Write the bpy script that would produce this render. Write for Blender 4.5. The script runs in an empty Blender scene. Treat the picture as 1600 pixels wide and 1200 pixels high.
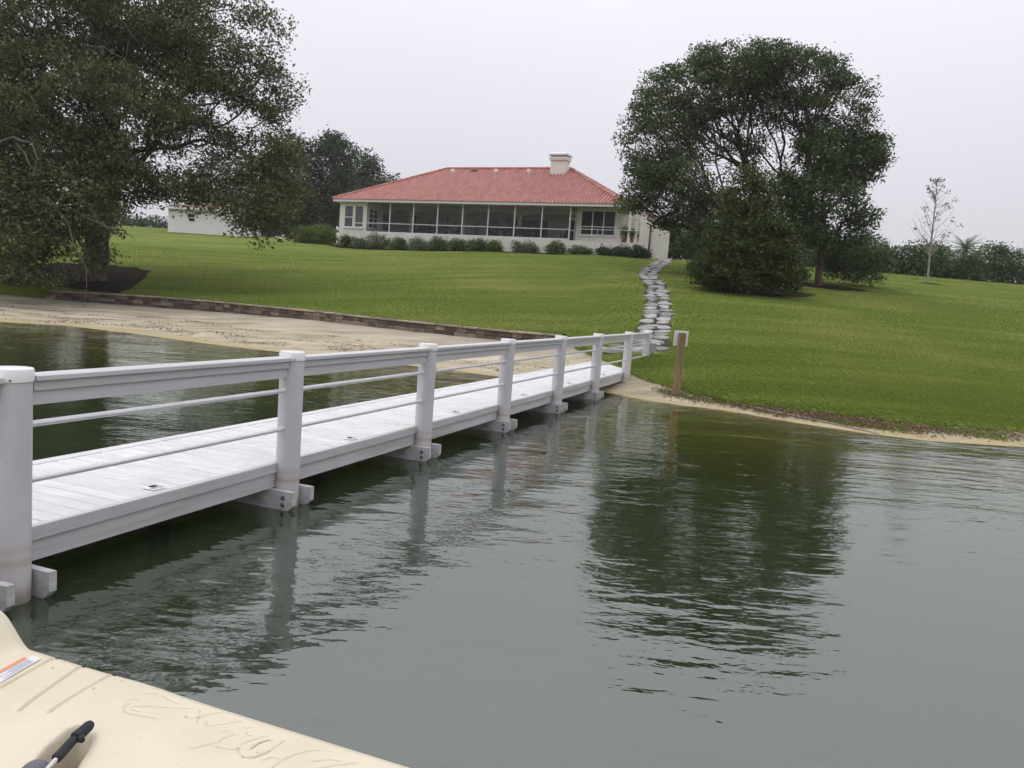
import bpy, math, random
import numpy as np
from mathutils import Matrix, Vector

# ------------------------------------------------------------------ camera, sky, sun, exposure
sc = bpy.context.scene
COL = sc.collection
random.seed(7)
RNG = np.random.default_rng(7)
F, PITCH, ROLL, CAMH = 1240.0, math.radians(6.1315), math.radians(4.165), 1.893
FW = np.array([0, math.cos(PITCH), -math.sin(PITCH)])
_r = np.array([1.0, 0, 0]); _u = np.cross(_r, FW)
R = math.cos(ROLL) * _r + math.sin(ROLL) * _u
U = -math.sin(ROLL) * _r + math.cos(ROLL) * _u
cam = bpy.data.cameras.new('camera')
cam.sensor_width = 36.0
cam.lens = 36.0 * F / 1600.0
cam.clip_start, cam.clip_end = 0.05, 3000
cam_ob = bpy.data.objects.new('camera', cam)
COL.objects.link(cam_ob)
cam_ob.matrix_world = Matrix(((R[0], U[0], -FW[0], 0), (R[1], U[1], -FW[1], 0), (R[2], U[2], -FW[2], CAMH), (0, 0, 0, 1)))
sc.camera = cam_ob

SUN_EL, SUN_AZ = math.radians(66), math.radians(290)      # high, to the left, through cloud
w = bpy.data.worlds.new('World'); sc.world = w; w.use_nodes = True
nt = w.node_tree; nt.nodes.clear()
def wn(t): return nt.nodes.new(t)
out = wn('ShaderNodeOutputWorld'); bg = wn('ShaderNodeBackground'); bg.inputs['Strength'].default_value = 0.1
sky = wn('ShaderNodeTexSky'); sky.sky_type = 'NISHITA'; sky.sun_disc = False
sky.sun_elevation = SUN_EL; sky.sun_rotation = SUN_AZ; sky.air_density = 1.0; sky.dust_density = 4.0
geo = wn('ShaderNodeTexCoord'); sep = wn('ShaderNodeSeparateXYZ')
nt.links.new(geo.outputs['Generated'], sep.inputs[0])
ramp = wn('ShaderNodeMapRange'); ramp.inputs['From Min'].default_value = 0.0; ramp.inputs['From Max'].default_value = 1.0
ramp.inputs['To Min'].default_value = 5.6; ramp.inputs['To Max'].default_value = 14.0
nt.links.new(sep.outputs['Z'], ramp.inputs['Value'])
cl = wn('ShaderNodeTexNoise'); cl.inputs['Scale'].default_value = 1.6; cl.inputs['Detail'].default_value = 3
nt.links.new(geo.outputs['Generated'], cl.inputs['Vector'])
clr = wn('ShaderNodeMapRange'); clr.inputs['To Min'].default_value = 0.92; clr.inputs['To Max'].default_value = 1.07
nt.links.new(cl.outputs['Fac'], clr.inputs['Value'])
mul = wn('ShaderNodeMath'); mul.operation = 'MULTIPLY'
nt.links.new(ramp.outputs[0], mul.inputs[0]); nt.links.new(clr.outputs[0], mul.inputs[1])
tint = wn('ShaderNodeVectorMath'); tint.operation = 'SCALE'; tint.inputs[0].default_value = (0.985, 0.975, 1.05)
nt.links.new(mul.outputs[0], tint.inputs['Scale'])
mx = wn('ShaderNodeMix'); mx.data_type = 'RGBA'; mx.inputs['Factor'].default_value = 0.06
nt.links.new(tint.outputs[0], mx.inputs['A']); nt.links.new(sky.outputs[0], mx.inputs['B'])
nt.links.new(mx.outputs['Result'], bg.inputs['Color']); nt.links.new(bg.outputs[0], out.inputs['Surface'])
sl = bpy.data.lights.new('sun', 'SUN'); sl.energy = 0.8; sl.angle = math.radians(40); sl.color = (1.0, 0.96, 0.9)
so = bpy.data.objects.new('sun', sl); COL.objects.link(so); so.location = (0, 0, 60)
sdir = Vector((math.sin(SUN_AZ) * math.cos(SUN_EL), math.cos(SUN_AZ) * math.cos(SUN_EL), math.sin(SUN_EL)))
so.rotation_euler = sdir.to_track_quat('Z', 'Y').to_euler()
vs = sc.view_settings
vs.view_transform = 'Standard'; vs.look = 'None'; vs.exposure = 0.22; vs.gamma = 1.0; vs.use_curve_mapping = False
sc.cycles.use_denoising = True
sc.cycles.max_bounces = 5; sc.cycles.transparent_max_bounces = 12; sc.cycles.diffuse_bounces = 2; sc.cycles.glossy_bounces = 2; sc.cycles.transmission_bounces = 2
sc.cycles.use_adaptive_sampling = True; sc.cycles.adaptive_threshold = 0.03
sc.cycles.volume_bounces = 0; sc.cycles.caustics_reflective = False; sc.cycles.caustics_refractive = False

# ------------------------------------------------------------------ measuring helpers (photo pixel -> world point)
CAM = np.array([0, 0, CAMH])
def ray(x, y): return FW + R * (x - 800) / F + U * (600 - y) / F
def atz(x, y, z): d = ray(x, y); return CAM + d * (z - CAMH) / d[2]
def aty(x, y, Y): d = ray(x, y); return CAM + d * Y / d[1]

# ------------------------------------------------------------------ object helpers
def tag(o, label=None, cat=None, group=None, kind=None):
    if label: o['label'] = label
    if cat: o['category'] = cat
    if group: o['group'] = group
    if kind: o['kind'] = kind
    return o
def link(name, me, parent=None, loc=(0, 0, 0), rz=0.0):
    o = bpy.data.objects.new(name, me); COL.objects.link(o)
    o.location = loc; o.rotation_euler = (0, 0, rz)
    if parent is not None: o.parent = parent
    return o
def empty(name, loc=(0, 0, 0), rz=0.0):
    o = link(name, None, None, loc, rz); o.empty_display_size = 0.2; return o
def meshdata(name, v, f, mat=None, smooth=False):
    me = bpy.data.meshes.new(name)
    me.from_pydata([tuple(map(float, p)) for p in v], [], f)
    if mat: me.materials.append(mat)
    if smooth: me.polygons.foreach_set('use_smooth', [True] * len(me.polygons))
    me.update(); return me
def quadmesh(name, co, quads, mat, smooth=False, attrs=None):
    co = np.asarray(co, dtype=np.float32); quads = np.asarray(quads, dtype=np.int32)
    me = bpy.data.meshes.new(name); n = len(quads); k = quads.shape[1]
    me.vertices.add(len(co)); me.vertices.foreach_set('co', co.ravel())
    me.loops.add(n * k); me.loops.foreach_set('vertex_index', quads.ravel())
    me.polygons.add(n); me.polygons.foreach_set('loop_start', np.arange(0, n * k, k, dtype=np.int32))
    if smooth: me.polygons.foreach_set('use_smooth', np.ones(n, dtype=bool))
    if attrs:
        for an, arr in attrs.items():
            a = me.attributes.new(an, 'FLOAT', 'POINT'); a.data.foreach_set('value', np.asarray(arr, dtype=np.float32))
    me.materials.append(mat); me.update(calc_edges=True); me.validate(); return me
class MB:
    """collects boxes, prisms and tubes into one mesh"""
    def __init__(s): s.v = []; s.f = []
    def add(s, v, f):
        o = len(s.v); s.v += [tuple(map(float, p)) for p in v]; s.f += [[i + o for i in q] for q in f]; return s
    def box(s, x0, x1, y0, y1, z0, z1, ch=0.0):
        if ch <= 0:
            return s.add([(x0,y0,z0),(x1,y0,z0),(x1,y1,z0),(x0,y1,z0),(x0,y0,z1),(x1,y0,z1),(x1,y1,z1),(x0,y1,z1)],
                         [[0,3,2,1],[4,5,6,7],[0,1,5,4],[1,2,6,5],[2,3,7,6],[3,0,4,7]])
        c = ch   # chamfered upper rim
        return s.add([(x0,y0,z0),(x1,y0,z0),(x1,y1,z0),(x0,y1,z0),(x0,y0,z1-c),(x1,y0,z1-c),(x1,y1,z1-c),(x0,y1,z1-c),
                      (x0+c,y0+c,z1),(x1-c,y0+c,z1),(x1-c,y1-c,z1),(x0+c,y1-c,z1)],
                     [[0,3,2,1],[0,1,5,4],[1,2,6,5],[2,3,7,6],[3,0,4,7],[4,5,9,8],[5,6,10,9],[6,7,11,10],[7,4,8,11],[8,9,10,11]])
    def prism(s, poly, a, b, axis='y'):
        """poly of 2-d points extruded from a to b along axis"""
        n = len(poly)
        def P(p, t): return (p[0], t, p[1]) if axis == 'y' else ((t, p[0], p[1]) if axis == 'x' else (p[0], p[1], t))
        v = [P(p, a) for p in poly] + [P(p, b) for p in poly]
        f = [list(range(n))[::-1], list(range(n, 2 * n))] + [[i, (i + 1) % n, n + (i + 1) % n, n + i] for i in range(n)]
        return s.add(v, f)
    def tube(s, pts, radii, k=8, caps=True):
        pts = [np.array(p, float) for p in pts]
        if not hasattr(radii, '__len__'): radii = [radii] * len(pts)
        v = []; f = []
        for i, p in enumerate(pts):
            d = pts[min(i + 1, len(pts) - 1)] - pts[max(i - 1, 0)]; d /= np.linalg.norm(d) + 1e-9
            a = np.cross(d, [0, 0, 1] if abs(d[2]) < 0.9 else [1, 0, 0]); a /= np.linalg.norm(a); b = np.cross(d, a)
            for j in range(k):
                t = 2 * math.pi * j / k; v.append(p + radii[i] * (math.cos(t) * a + math.sin(t) * b))
        for i in range(len(pts) - 1):
            for j in range(k):
                f.append([i*k+j, i*k+(j+1) % k, (i+1)*k+(j+1) % k, (i+1)*k+j])
        if caps: f += [list(range(k))[::-1], [(len(pts)-1)*k+j for j in range(k)]]
        return s.add(v, f)
    def lathe(s, prof, k=20, c=(0, 0)):
        """profile of (radius, z), closed top and bottom"""
        v = []; f = []
        for r_, z in prof:
            for j in range(k):
                t = 2*math.pi*j/k; v.append((c[0]+r_*math.cos(t), c[1]+r_*math.sin(t), z))
        for i in range(len(prof)-1):
            for j in range(k): f.append([i*k+j, i*k+(j+1) % k, (i+1)*k+(j+1) % k, (i+1)*k+j])
        f += [list(range(k))[::-1], [(len(prof)-1)*k+j for j in range(k)]]
        return s.add(v, f)
    def data(s, name, mat, smooth=False): return meshdata(name, s.v, s.f, mat, smooth)
    def build(s, name, mat, parent=None, loc=(0, 0, 0), rz=0.0, smooth=False):
        me = s.data(name, mat, smooth)
        if smooth: autosmooth(me)
        return link(name, me, parent, loc, rz)
def autosmooth(me, ang=40):
    """mark edges sharper than ang so that round things shade smooth and their rims stay crisp"""
    import bmesh
    bm = bmesh.new(); bm.from_mesh(me)
    for e in bm.edges:
        if len(e.link_faces) == 2 and e.calc_face_angle(0) > math.radians(ang): e.smooth = False
    bm.to_mesh(me); bm.free()

# ------------------------------------------------------------------ materials
def mat(name, build):
    m = bpy.data.materials.new(name); m.use_nodes = True; t = m.node_tree; t.nodes.clear()
    o = t.nodes.new('ShaderNodeOutputMaterial'); build(t, o); return m
def nd(t, typ, **kw):
    n = t.nodes.new(typ)
    for k, v in kw.items():
        if hasattr(n, k) and k not in ('Scale',): setattr(n, k, v)
    return n
def noise(t, scale, detail=4, vec=None, rough=0.55, stretch=None, coord='Object', rot=(0, 0, 0)):
    n = t.nodes.new('ShaderNodeTexNoise'); n.inputs['Scale'].default_value = scale; n.inputs['Detail'].default_value = detail
    n.inputs['Roughness'].default_value = rough
    if vec is None:
        if coord == 'World': g = t.nodes.new('ShaderNodeNewGeometry'); vec = g.outputs['Position']
        else: c = t.nodes.new('ShaderNodeTexCoord'); vec = c.outputs[coord]
    if stretch:
        mp = t.nodes.new('ShaderNodeMapping'); mp.inputs['Scale'].default_value = stretch; mp.inputs['Rotation'].default_value = rot
        t.links.new(vec, mp.inputs['Vector']); vec = mp.outputs[0]
    t.links.new(vec, n.inputs['Vector']); return n.outputs['Fac']
def ramp(t, fac, stops):
    r = t.nodes.new('ShaderNodeValToRGB'); cr = r.color_ramp
    while len(cr.elements) < len(stops): cr.elements.new(0.5)
    for e, (p, c) in zip(cr.elements, stops): e.position = p; e.color = (*c, 1) if len(c) == 3 else c
    t.links.new(fac, r.inputs[0]); return r.outputs[0]
def mixc(t, fac, a, b, mode='MIX'):
    m = t.nodes.new('ShaderNodeMix'); m.data_type = 'RGBA'; m.blend_type = mode
    for s, v in (('Factor', fac), ('A', a), ('B', b)):
        if hasattr(v, 'links'): t.links.new(v, m.inputs[s])
        elif s == 'Factor': m.inputs[s].default_value = v
        else: m.inputs[s].default_value = (*v, 1)
    return m.outputs['Result']
def maprange(t, v, a, b, c, d, smooth=False):
    m = t.nodes.new('ShaderNodeMapRange')
    if smooth: m.interpolation_type = 'SMOOTHSTEP'
    for k, x in zip(('From Min', 'From Max', 'To Min', 'To Max'), (a, b, c, d)): m.inputs[k].default_value = x
    t.links.new(v, m.inputs['Value']); return m.outputs[0]
def math_(t, op, a, b=None):
    m = t.nodes.new('ShaderNodeMath'); m.operation = op
    for i, v in enumerate((a, b)):
        if v is None: continue
        if hasattr(v, 'links'): t.links.new(v, m.inputs[i])
        else: m.inputs[i].default_value = v
    return m.outputs[0]
def bump(t, h, strength, dist):
    b = t.nodes.new('ShaderNodeBump'); b.inputs['Strength'].default_value = strength; b.inputs['Distance'].default_value = dist
    t.links.new(h, b.inputs['Height']); return b.outputs[0]
def pbsdf(t, o, col, rough=0.6, spec=0.4, normal=None, metal=0.0):
    p = t.nodes.new('ShaderNodeBsdfPrincipled')
    if hasattr(col, 'links'): t.links.new(col, p.inputs['Base Color'])
    else: p.inputs['Base Color'].default_value = (*col, 1)
    if hasattr(rough, 'links'): t.links.new(rough, p.inputs['Roughness'])
    else: p.inputs['Roughness'].default_value = rough
    p.inputs['Specular IOR Level'].default_value = spec; p.inputs['Metallic'].default_value = metal
    if normal is not None: t.links.new(normal, p.inputs['Normal'])
    if o is not None: t.links.new(p.outputs[0], o.inputs['Surface'])
    return p
def plain(name, col, rough=0.6, var=0.08, scale=6, bscale=60, bdist=0.002, spec=0.4, metal=0.0, stretch=None):
    """painted or moulded surface with soft mottling and fine relief"""
    def b(t, o):
        n = noise(t, scale, 5, stretch=stretch); d = tuple(c*(1-var*1.6) for c in col); l = tuple(min(1, c*(1+var)) for c in col)
        c = ramp(t, n, [(0.3, d), (0.7, l)])
        oi = t.nodes.new('ShaderNodeObjectInfo')
        c = mixc(t, maprange(t, oi.outputs['Random'], 0, 1, 0, var*1.5), c, tuple(c_*0.75 for c_ in col))
        pbsdf(t, o, c, rough, spec, bump(t, noise(t, bscale, 4, stretch=stretch), 0.5, bdist), metal)
    return mat(name, b)

def leaf_mat(name, dark, light, trans=0.3, hue=None):
    def b(t, o):
        g = t.nodes.new('ShaderNodeNewGeometry')
        c = ramp(t, g.outputs['Random Per Island'], [(0.0, dark), (0.75, light), (1.0, hue or tuple(x*1.35 for x in light))])
        n = noise(t, 0.55, 3, coord='World')
        c = mixc(t, maprange(t, n, 0.4, 0.7, 0.0, 0.45), c, tuple(x*0.9 for x in dark))
        d = t.nodes.new('ShaderNodeBsdfDiffuse'); tr = t.nodes.new('ShaderNodeBsdfTranslucent'); gl = t.nodes.new('ShaderNodeBsdfGlossy')
        gl.inputs['Roughness'].default_value = 0.5; gl.inputs['Color'].default_value = (0.8, 0.85, 0.9, 1)
        t.links.new(c, d.inputs[0]); t.links.new(c, tr.inputs[0])
        m = t.nodes.new('ShaderNodeMixShader'); m.inputs[0].default_value = trans
        t.links.new(d.outputs[0], m.inputs[1]); t.links.new(tr.outputs[0], m.inputs[2])
        m2 = t.nodes.new('ShaderNodeMixShader'); m2.inputs[0].default_value = 0.02
        t.links.new(m.outputs[0], m2.inputs[1]); t.links.new(gl.outputs[0], m2.inputs[2])
        t.links.new(m2.outputs[0], o.inputs['Surface'])
    return mat(name, b)
def bark_mat(name, dark, light):
    def b(t, o):
        n = noise(t, 3.0, 6, stretch=(4, 4, 0.7)); c = ramp(t, n, [(0.3, dark), (0.68, light)])
        pbsdf(t, o, c, 0.9, 0.1, bump(t, noise(t, 6, 6, stretch=(5, 5, 0.8)), 1.0, 0.03))
    return mat(name, b)

M = {}
def lawn_colour(t, k=1.0):
    a = noise(t, 0.35, 4, coord='World', stretch=(0.5, 1.3, 1)); b_ = noise(t, 2.2, 6, coord='World')
    band = noise(t, 0.8, 2, coord='World', stretch=(0.06, 1.0, 0.0), rot=(0, 0, 0.12))      # mower passes along the slope
    def c_(*v): return tuple(x*k*0.93 for x in v)
    c = ramp(t, a, [(0.28, c_(0.106, 0.156, 0.030)), (0.5, c_(0.143, 0.192, 0.040)), (0.72, c_(0.196, 0.226, 0.056))])
    c = mixc(t, maprange(t, b_, 0.4, 0.72, 0, 0.35), c, c_(0.118, 0.152, 0.027))
    c = mixc(t, maprange(t, band, 0.42, 0.58, 0, 0.55, True), c, c_(0.100, 0.138, 0.024))
    return mixc(t, maprange(t, noise(t, 0.13, 4, coord='World'), 0.52, 0.72, 0, 0.45), c, c_(0.255, 0.24, 0.08))
def _lawn(t, o):
    f = noise(t, 30, 5, coord='World'); c = mixc(t, maprange(t, f, 0.4, 0.75, 0, 0.3), lawn_colour(t), (0.20, 0.225, 0.05))
    pbsdf(t, o, c, 0.95, 0.05, bump(t, f, 0.35, 0.015))
M['lawn'] = mat('lawn_grass', _lawn)
def _blade(t, o):
    oi = t.nodes.new('ShaderNodeObjectInfo')
    c = mixc(t, maprange(t, oi.outputs['Random'], 0.5, 1, 0, 0.12), lawn_colour(t, 1.55), (0.34, 0.34, 0.12))
    d = t.nodes.new('ShaderNodeBsdfDiffuse'); tr = t.nodes.new('ShaderNodeBsdfTranslucent')
    t.links.new(c, d.inputs[0]); t.links.new(c, tr.inputs[0]); m = t.nodes.new('ShaderNodeMixShader'); m.inputs[0].default_value = 0.4
    t.links.new(d.outputs[0], m.inputs[1]); t.links.new(tr.outputs[0], m.inputs[2]); t.links.new(m.outputs[0], o.inputs['Surface'])
M['blade'] = mat('grass_blades', _blade)
def _sand(t, o):
    a = noise(t, 0.9, 6, coord='World', stretch=(0.6, 1.6, 1)); f = noise(t, 14, 6, coord='World', rough=0.65); g = noise(t, 120, 3, coord='World')
    c = ramp(t, a, [(0.3, (0.31, 0.268, 0.19)), (0.5, (0.48, 0.425, 0.31)), (0.72, (0.63, 0.57, 0.44))])
    c = mixc(t, maprange(t, f, 0.52, 0.75, 0, 0.55), c, (0.22, 0.18, 0.125))
    at = t.nodes.new('ShaderNodeAttribute'); at.attribute_name = 'height'
    wet = maprange(t, at.outputs['Fac'], 0.0, 0.06, 1.0, 0.0, True)
    c = mixc(t, wet, c, (0.47, 0.395, 0.225))
    grey = maprange(t, at.outputs['Fac'], 0.26, 0.5, 0.0, 0.5, True)
    c = mixc(t, grey, c, (0.42, 0.38, 0.32))
    h = math_(t, 'ADD', math_(t, 'MULTIPLY', noise(t, 3.6, 6, coord='World'), 1.0), math_(t, 'MULTIPLY', g, 0.1))
    pbsdf(t, o, c, 0.95, 0.1, bump(t, h, 1.0, 0.16))
M['sand'] = mat('beach_sand', _sand)
def _water(t, o):
    at = t.nodes.new('ShaderNodeAttribute'); at.attribute_name = 'depth'
    g = t.nodes.new('ShaderNodeNewGeometry'); pos = g.outputs['Position']
    # wavelets: broad slow undulation, ripples running along the shore, fine chop in patches
    n1 = noise(t, 0.9, 2, vec=pos, stretch=(0.55, 1.25, 1), rot=(0, 0, 0.25))
    n2 = noise(t, 3.4, 2, vec=pos, stretch=(0.5, 1.3, 1), rot=(0, 0, 0.32))
    n3 = noise(t, 11, 2, vec=pos, stretch=(0.7, 1.2, 1), rot=(0, 0, 0.2))
    patch = maprange(t, noise(t, 0.28, 2, vec=pos), 0.42, 0.62, 0.40, 1.0, True)
    h = math_(t, 'ADD', math_(t, 'MULTIPLY', n1, 0.013), math_(t, 'MULTIPLY', n2, 0.0092))
    h = math_(t, 'ADD', h, math_(t, 'MULTIPLY', math_(t, 'MULTIPLY', n3, patch), 0.0042))
    n0 = noise(t, 0.45, 3, vec=pos, stretch=(0.45, 1.5, 1), rot=(0, 0, 0.35)); h = math_(t, 'ADD', h, math_(t, 'MULTIPLY', n0, 0.030))
    nb = bump(t, h, 1.0, 1.0)
    body = ramp(t, noise(t, 0.5, 3, vec=pos), [(0.3, (0.030, 0.047, 0.023)), (0.7, (0.041, 0.060, 0.031))])
    dif = t.nodes.new('ShaderNodeBsdfDiffuse'); t.links.new(body, dif.inputs[0])
    # the deeper the water, the greener and dimmer the bed seen through it
    dp = at.outputs['Fac']; cc = t.nodes.new('ShaderNodeCombineColor')
    for i_, k_ in enumerate((-0.85, -0.62, -3.0)): t.links.new(math_(t, 'POWER', 2.718, math_(t, 'MULTIPLY', dp, k_)), cc.inputs[i_])
    tra = t.nodes.new('ShaderNodeBsdfTransparent'); t.links.new(cc.outputs[0], tra.inputs[0])
    k = math_(t, 'POWER', 2.718, math_(t, 'MULTIPLY', dp, -0.45))
    und = t.nodes.new('ShaderNodeMixShader'); t.links.new(k, und.inputs[0])
    t.links.new(dif.outputs[0], und.inputs[1]); t.links.new(tra.outputs[0], und.inputs[2])
    gl = t.nodes.new('ShaderNodeBsdfGlossy'); gl.inputs['Roughness'].default_value = 0.012; t.links.new(nb, gl.inputs['Normal'])
    gl.inputs['Color'].default_value = (0.95, 1.0, 0.955, 1)
    fr = t.nodes.new('ShaderNodeFresnel'); fr.inputs['IOR'].default_value = 2.45; t.links.new(nb, fr.inputs['Normal'])
    m = t.nodes.new('ShaderNodeMixShader'); t.links.new(fr.outputs[0], m.inputs[0])
    t.links.new(und.outputs[0], m.inputs[1]); t.links.new(gl.outputs[0], m.inputs[2]); t.links.new(m.outputs[0], o.inputs['Surface'])
M['water'] = mat('lake_water', _water)
def _pvc(t, o):
    tc = t.nodes.new('ShaderNodeTexCoord'); s = t.nodes.new('ShaderNodeSeparateXYZ'); t.links.new(tc.outputs['Object'], s.inputs[0])
    c = ramp(t, noise(t, 5, 5, stretch=(1, 1, 0.35)), [(0.3, (0.52, 0.508, 0.52)), (0.7, (0.62, 0.608, 0.62))])
    z = math_(t, 'ADD', s.outputs['Z'], math_(t, 'MULTIPLY', noise(t, 4, 4), 0.06))
    band = ramp(t, maprange(t, z, 0.0, 0.5, 0, 1), [(0.0, (0.9,)*3), (0.30, (0.15,)*3), (0.46, (0.25,)*3), (0.54, (0.85,)*3), (0.60, (0.15,)*3), (0.68, (0.4,)*3), (0.75, (0,)*3)])
    c = mixc(t, math_(t, 'MULTIPLY', band, 0.60), c, (0.36, 0.25, 0.14))
    alg = math_(t, 'MULTIPLY', maprange(t, z, 0.02, 0.16, 1.0, 0.0, True), maprange(t, noise(t, 7, 5), 0.3, 0.65, 0.3, 0.9)); c = mixc(t, alg, c, (0.20, 0.20, 0.12))
    sp = maprange(t, noise(t, 38, 2), 0.70, 0.74, 0, 0.6); c = mixc(t, sp, c, (0.3, 0.27, 0.25))
    pbsdf(t, o, c, 0.45, 0.4, bump(t, noise(t, 60, 3), 0.3, 0.002))
M['pvc'] = mat('weathered_white_pvc', _pvc)
M['cap'] = plain('white_plastic_cap', (0.82, 0.82, 0.81), 0.4, 0.05, 8)
def _deck(t, o):
    oi = t.nodes.new('ShaderNodeObjectInfo')
    tc = t.nodes.new('ShaderNodeTexCoord'); va = t.nodes.new('ShaderNodeVectorMath'); va.operation = 'ADD'
    cx = t.nodes.new('ShaderNodeCombineXYZ'); t.links.new(math_(t, 'MULTIPLY', oi.outputs['Random'], 30.0), cx.inputs[0])
    t.links.new(tc.outputs['Object'], va.inputs[0]); t.links.new(cx.outputs[0], va.inputs[1])
    n = noise(t, 3, 6, vec=va.outputs[0], stretch=(1, 9, 9)); n2 = noise(t, 2.2, 5, vec=va.outputs[0])
    c = ramp(t, n, [(0.3, (0.60, 0.60, 0.60)), (0.7, (0.77, 0.77, 0.77))])
    c = mixc(t, maprange(t, n2, 0.46, 0.70, 0, 0.55), c, (0.47, 0.465, 0.45))
    c = mixc(t, maprange(t, oi.outputs['Random'], 0, 1, 0, 0.4), c, (0.54, 0.54, 0.535))
    pbsdf(t, o, c, 0.55, 0.35, bump(t, noise(t, 9, 5, vec=va.outputs[0], stretch=(0.6, 16, 16)), 0.6, 0.003))
M['deck'] = mat('white_deck_board', _deck)
def _trim(t, o):
    n = noise(t, 1.6, 6, stretch=(0.6, 8, 8)); c = ramp(t, n, [(0.3, (0.44, 0.438, 0.445)), (0.7, (0.58, 0.576, 0.58))])
    st = maprange(t, noise(t, 2.5, 5, stretch=(0.35, 3, 5)), 0.48, 0.68, 0, 0.55); c = mixc(t, st, c, (0.32, 0.29, 0.22))
    pbsdf(t, o, c, 0.5, 0.35, bump(t, noise(t, 7, 5, stretch=(0.5, 14, 14)), 0.5, 0.003))
M['trim'] = mat('grey_white_trim', _trim)
M['rail'] = plain('rail_white', (0.57, 0.566, 0.575), 0.45, 0.06, 4, 40, 0.002, stretch=(0.4, 4, 4))
M['rod'] = plain('rod_aluminium', (0.74, 0.74, 0.75), 0.3, 0.05, 8, metal=0.35)
M['bolt'] = plain('bolt_steel', (0.20, 0.20, 0.20), 0.45, 0.15, 20, metal=0.6)
M['black'] = plain('black_plastic', (0.02, 0.02, 0.022), 0.4, 0.1)
M['grey'] = plain('grey_plastic', (0.33, 0.34, 0.35), 0.5, 0.08)
M['wood'] = plain('post_wood', (0.28, 0.205, 0.115), 0.85, 0.3, 5, 30, 0.006, spec=0.15, stretch=(5, 5, 0.6))
M['sign'] = plain('sign_white', (0.72, 0.76, 0.74), 0.5, 0.06)
M['stucco'] = plain('stucco_cream', (0.80, 0.765, 0.69), 0.9, 0.05, 1.2, 30, 0.006, spec=0.1)
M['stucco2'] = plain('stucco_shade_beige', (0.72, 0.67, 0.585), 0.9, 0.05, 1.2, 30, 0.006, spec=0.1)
M['white'] = plain('white_paint', (0.80, 0.79, 0.77), 0.5, 0.04)
M['alu'] = plain('white_aluminium', (0.70, 0.70, 0.69), 0.45, 0.04)
def _tile(t, o):
    g = t.nodes.new('ShaderNodeNewGeometry')
    c = ramp(t, g.outputs['Random Per Island'], [(0.0, (0.34, 0.140, 0.112)), (0.5, (0.40, 0.165, 0.133)), (1.0, (0.45, 0.200, 0.165))])
    c = mixc(t, maprange(t, noise(t, 0.9, 5), 0.45, 0.7, 0, 0.35), c, (0.40, 0.20, 0.17))
    pbsdf(t, o, c, 0.6, 0.3, bump(t, noise(t, 30, 3), 0.4, 0.004))
M['tile'] = mat('red_clay_tile', _tile)
M['underlay'] = plain('tile_channel_clay', (0.22, 0.075, 0.06), 0.8, 0.1)
def _glass(t, o):
    p = pbsdf(t, o, ramp(t, noise(t, 1.3, 3), [(0.35, (0.035, 0.04, 0.045)), (0.65, (0.075, 0.08, 0.085))]), 0.08, 0.6)
M['glass'] = mat('dark_window_glass', _glass)
def _screen(t, o):
    d = t.nodes.new('ShaderNodeBsdfDiffuse'); d.inputs[0].default_value = (0.10, 0.10, 0.10, 1); tr = t.nodes.new('ShaderNodeBsdfTransparent')
    m = t.nodes.new('ShaderNodeMixShader'); m.inputs[0].default_value = 0.85
    t.links.new(d.outputs[0], m.inputs[1]); t.links.new(tr.outputs[0], m.inputs[2]); t.links.new(m.outputs[0], o.inputs['Surface'])
M['screen'] = mat('insect_screen', _screen)
M['brownroof'] = plain('brown_shingle', (0.20, 0.12, 0.09), 0.9, 0.2, 4)
def _stone(name, stops, bd=0.012):
    def b(t, o):
        oi = t.nodes.new('ShaderNodeObjectInfo'); c = ramp(t, oi.outputs['Random'], stops)
        tc = t.nodes.new('ShaderNodeTexCoord'); va = t.nodes.new('ShaderNodeVectorMath'); va.operation = 'ADD'
        cx = t.nodes.new('ShaderNodeCombineXYZ'); t.links.new(math_(t, 'MULTIPLY', oi.outputs['Random'], 50.0), cx.inputs[0])
        t.links.new(tc.outputs['Object'], va.inputs[0]); t.links.new(cx.outputs[0], va.inputs[1])
        c = mixc(t, maprange(t, noise(t, 6, 6, vec=va.outputs[0]), 0.4, 0.72, 0, 0.6), c, stops[0][1])
        pbsdf(t, o, c, 0.85, 0.2, bump(t, noise(t, 14, 6, vec=va.outputs[0]), 0.8, bd))
    return mat(name, b)
M['flag'] = _stone('flagstone', [(0.0, (0.17, 0.17, 0.16)), (0.4, (0.29, 0.285, 0.275)), (0.8, (0.42, 0.41, 0.395)), (1.0, (0.36, 0.32, 0.25))])
M['block'] = _stone('wall_block', [(0.0, (0.075, 0.06, 0.05)), (0.4, (0.15, 0.115, 0.09)), (0.75, (0.22, 0.175, 0.135)), (1.0, (0.34, 0.28, 0.21))])
M['capstone'] = _stone('wall_cap', [(0.0, (0.20, 0.17, 0.13)), (0.5, (0.33, 0.28, 0.21)), (1.0, (0.42, 0.35, 0.25))])
def _mulch(t, o):
    f = noise(t, 22, 6, coord='World', rough=0.7); c = ramp(t, f, [(0.35, (0.008, 0.005, 0.004)), (0.6, (0.032, 0.020, 0.013)), (0.8, (0.085, 0.055, 0.036))])
    pbsdf(t, o, c, 0.95, 0.05, bump(t, f, 1.0, 0.06))
M['mulch'] = mat('bark_mulch', _mulch)
M['debris'] = leaf_mat('dead_leaves', (0.05, 0.032, 0.02), (0.16, 0.10, 0.055), 0.05, (0.30, 0.22, 0.13))
M['gravel'] = plain('dark_path_gravel', (0.055, 0.052, 0.035), 0.95, 0.3, 14, 60, 0.02, spec=0.1)
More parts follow.
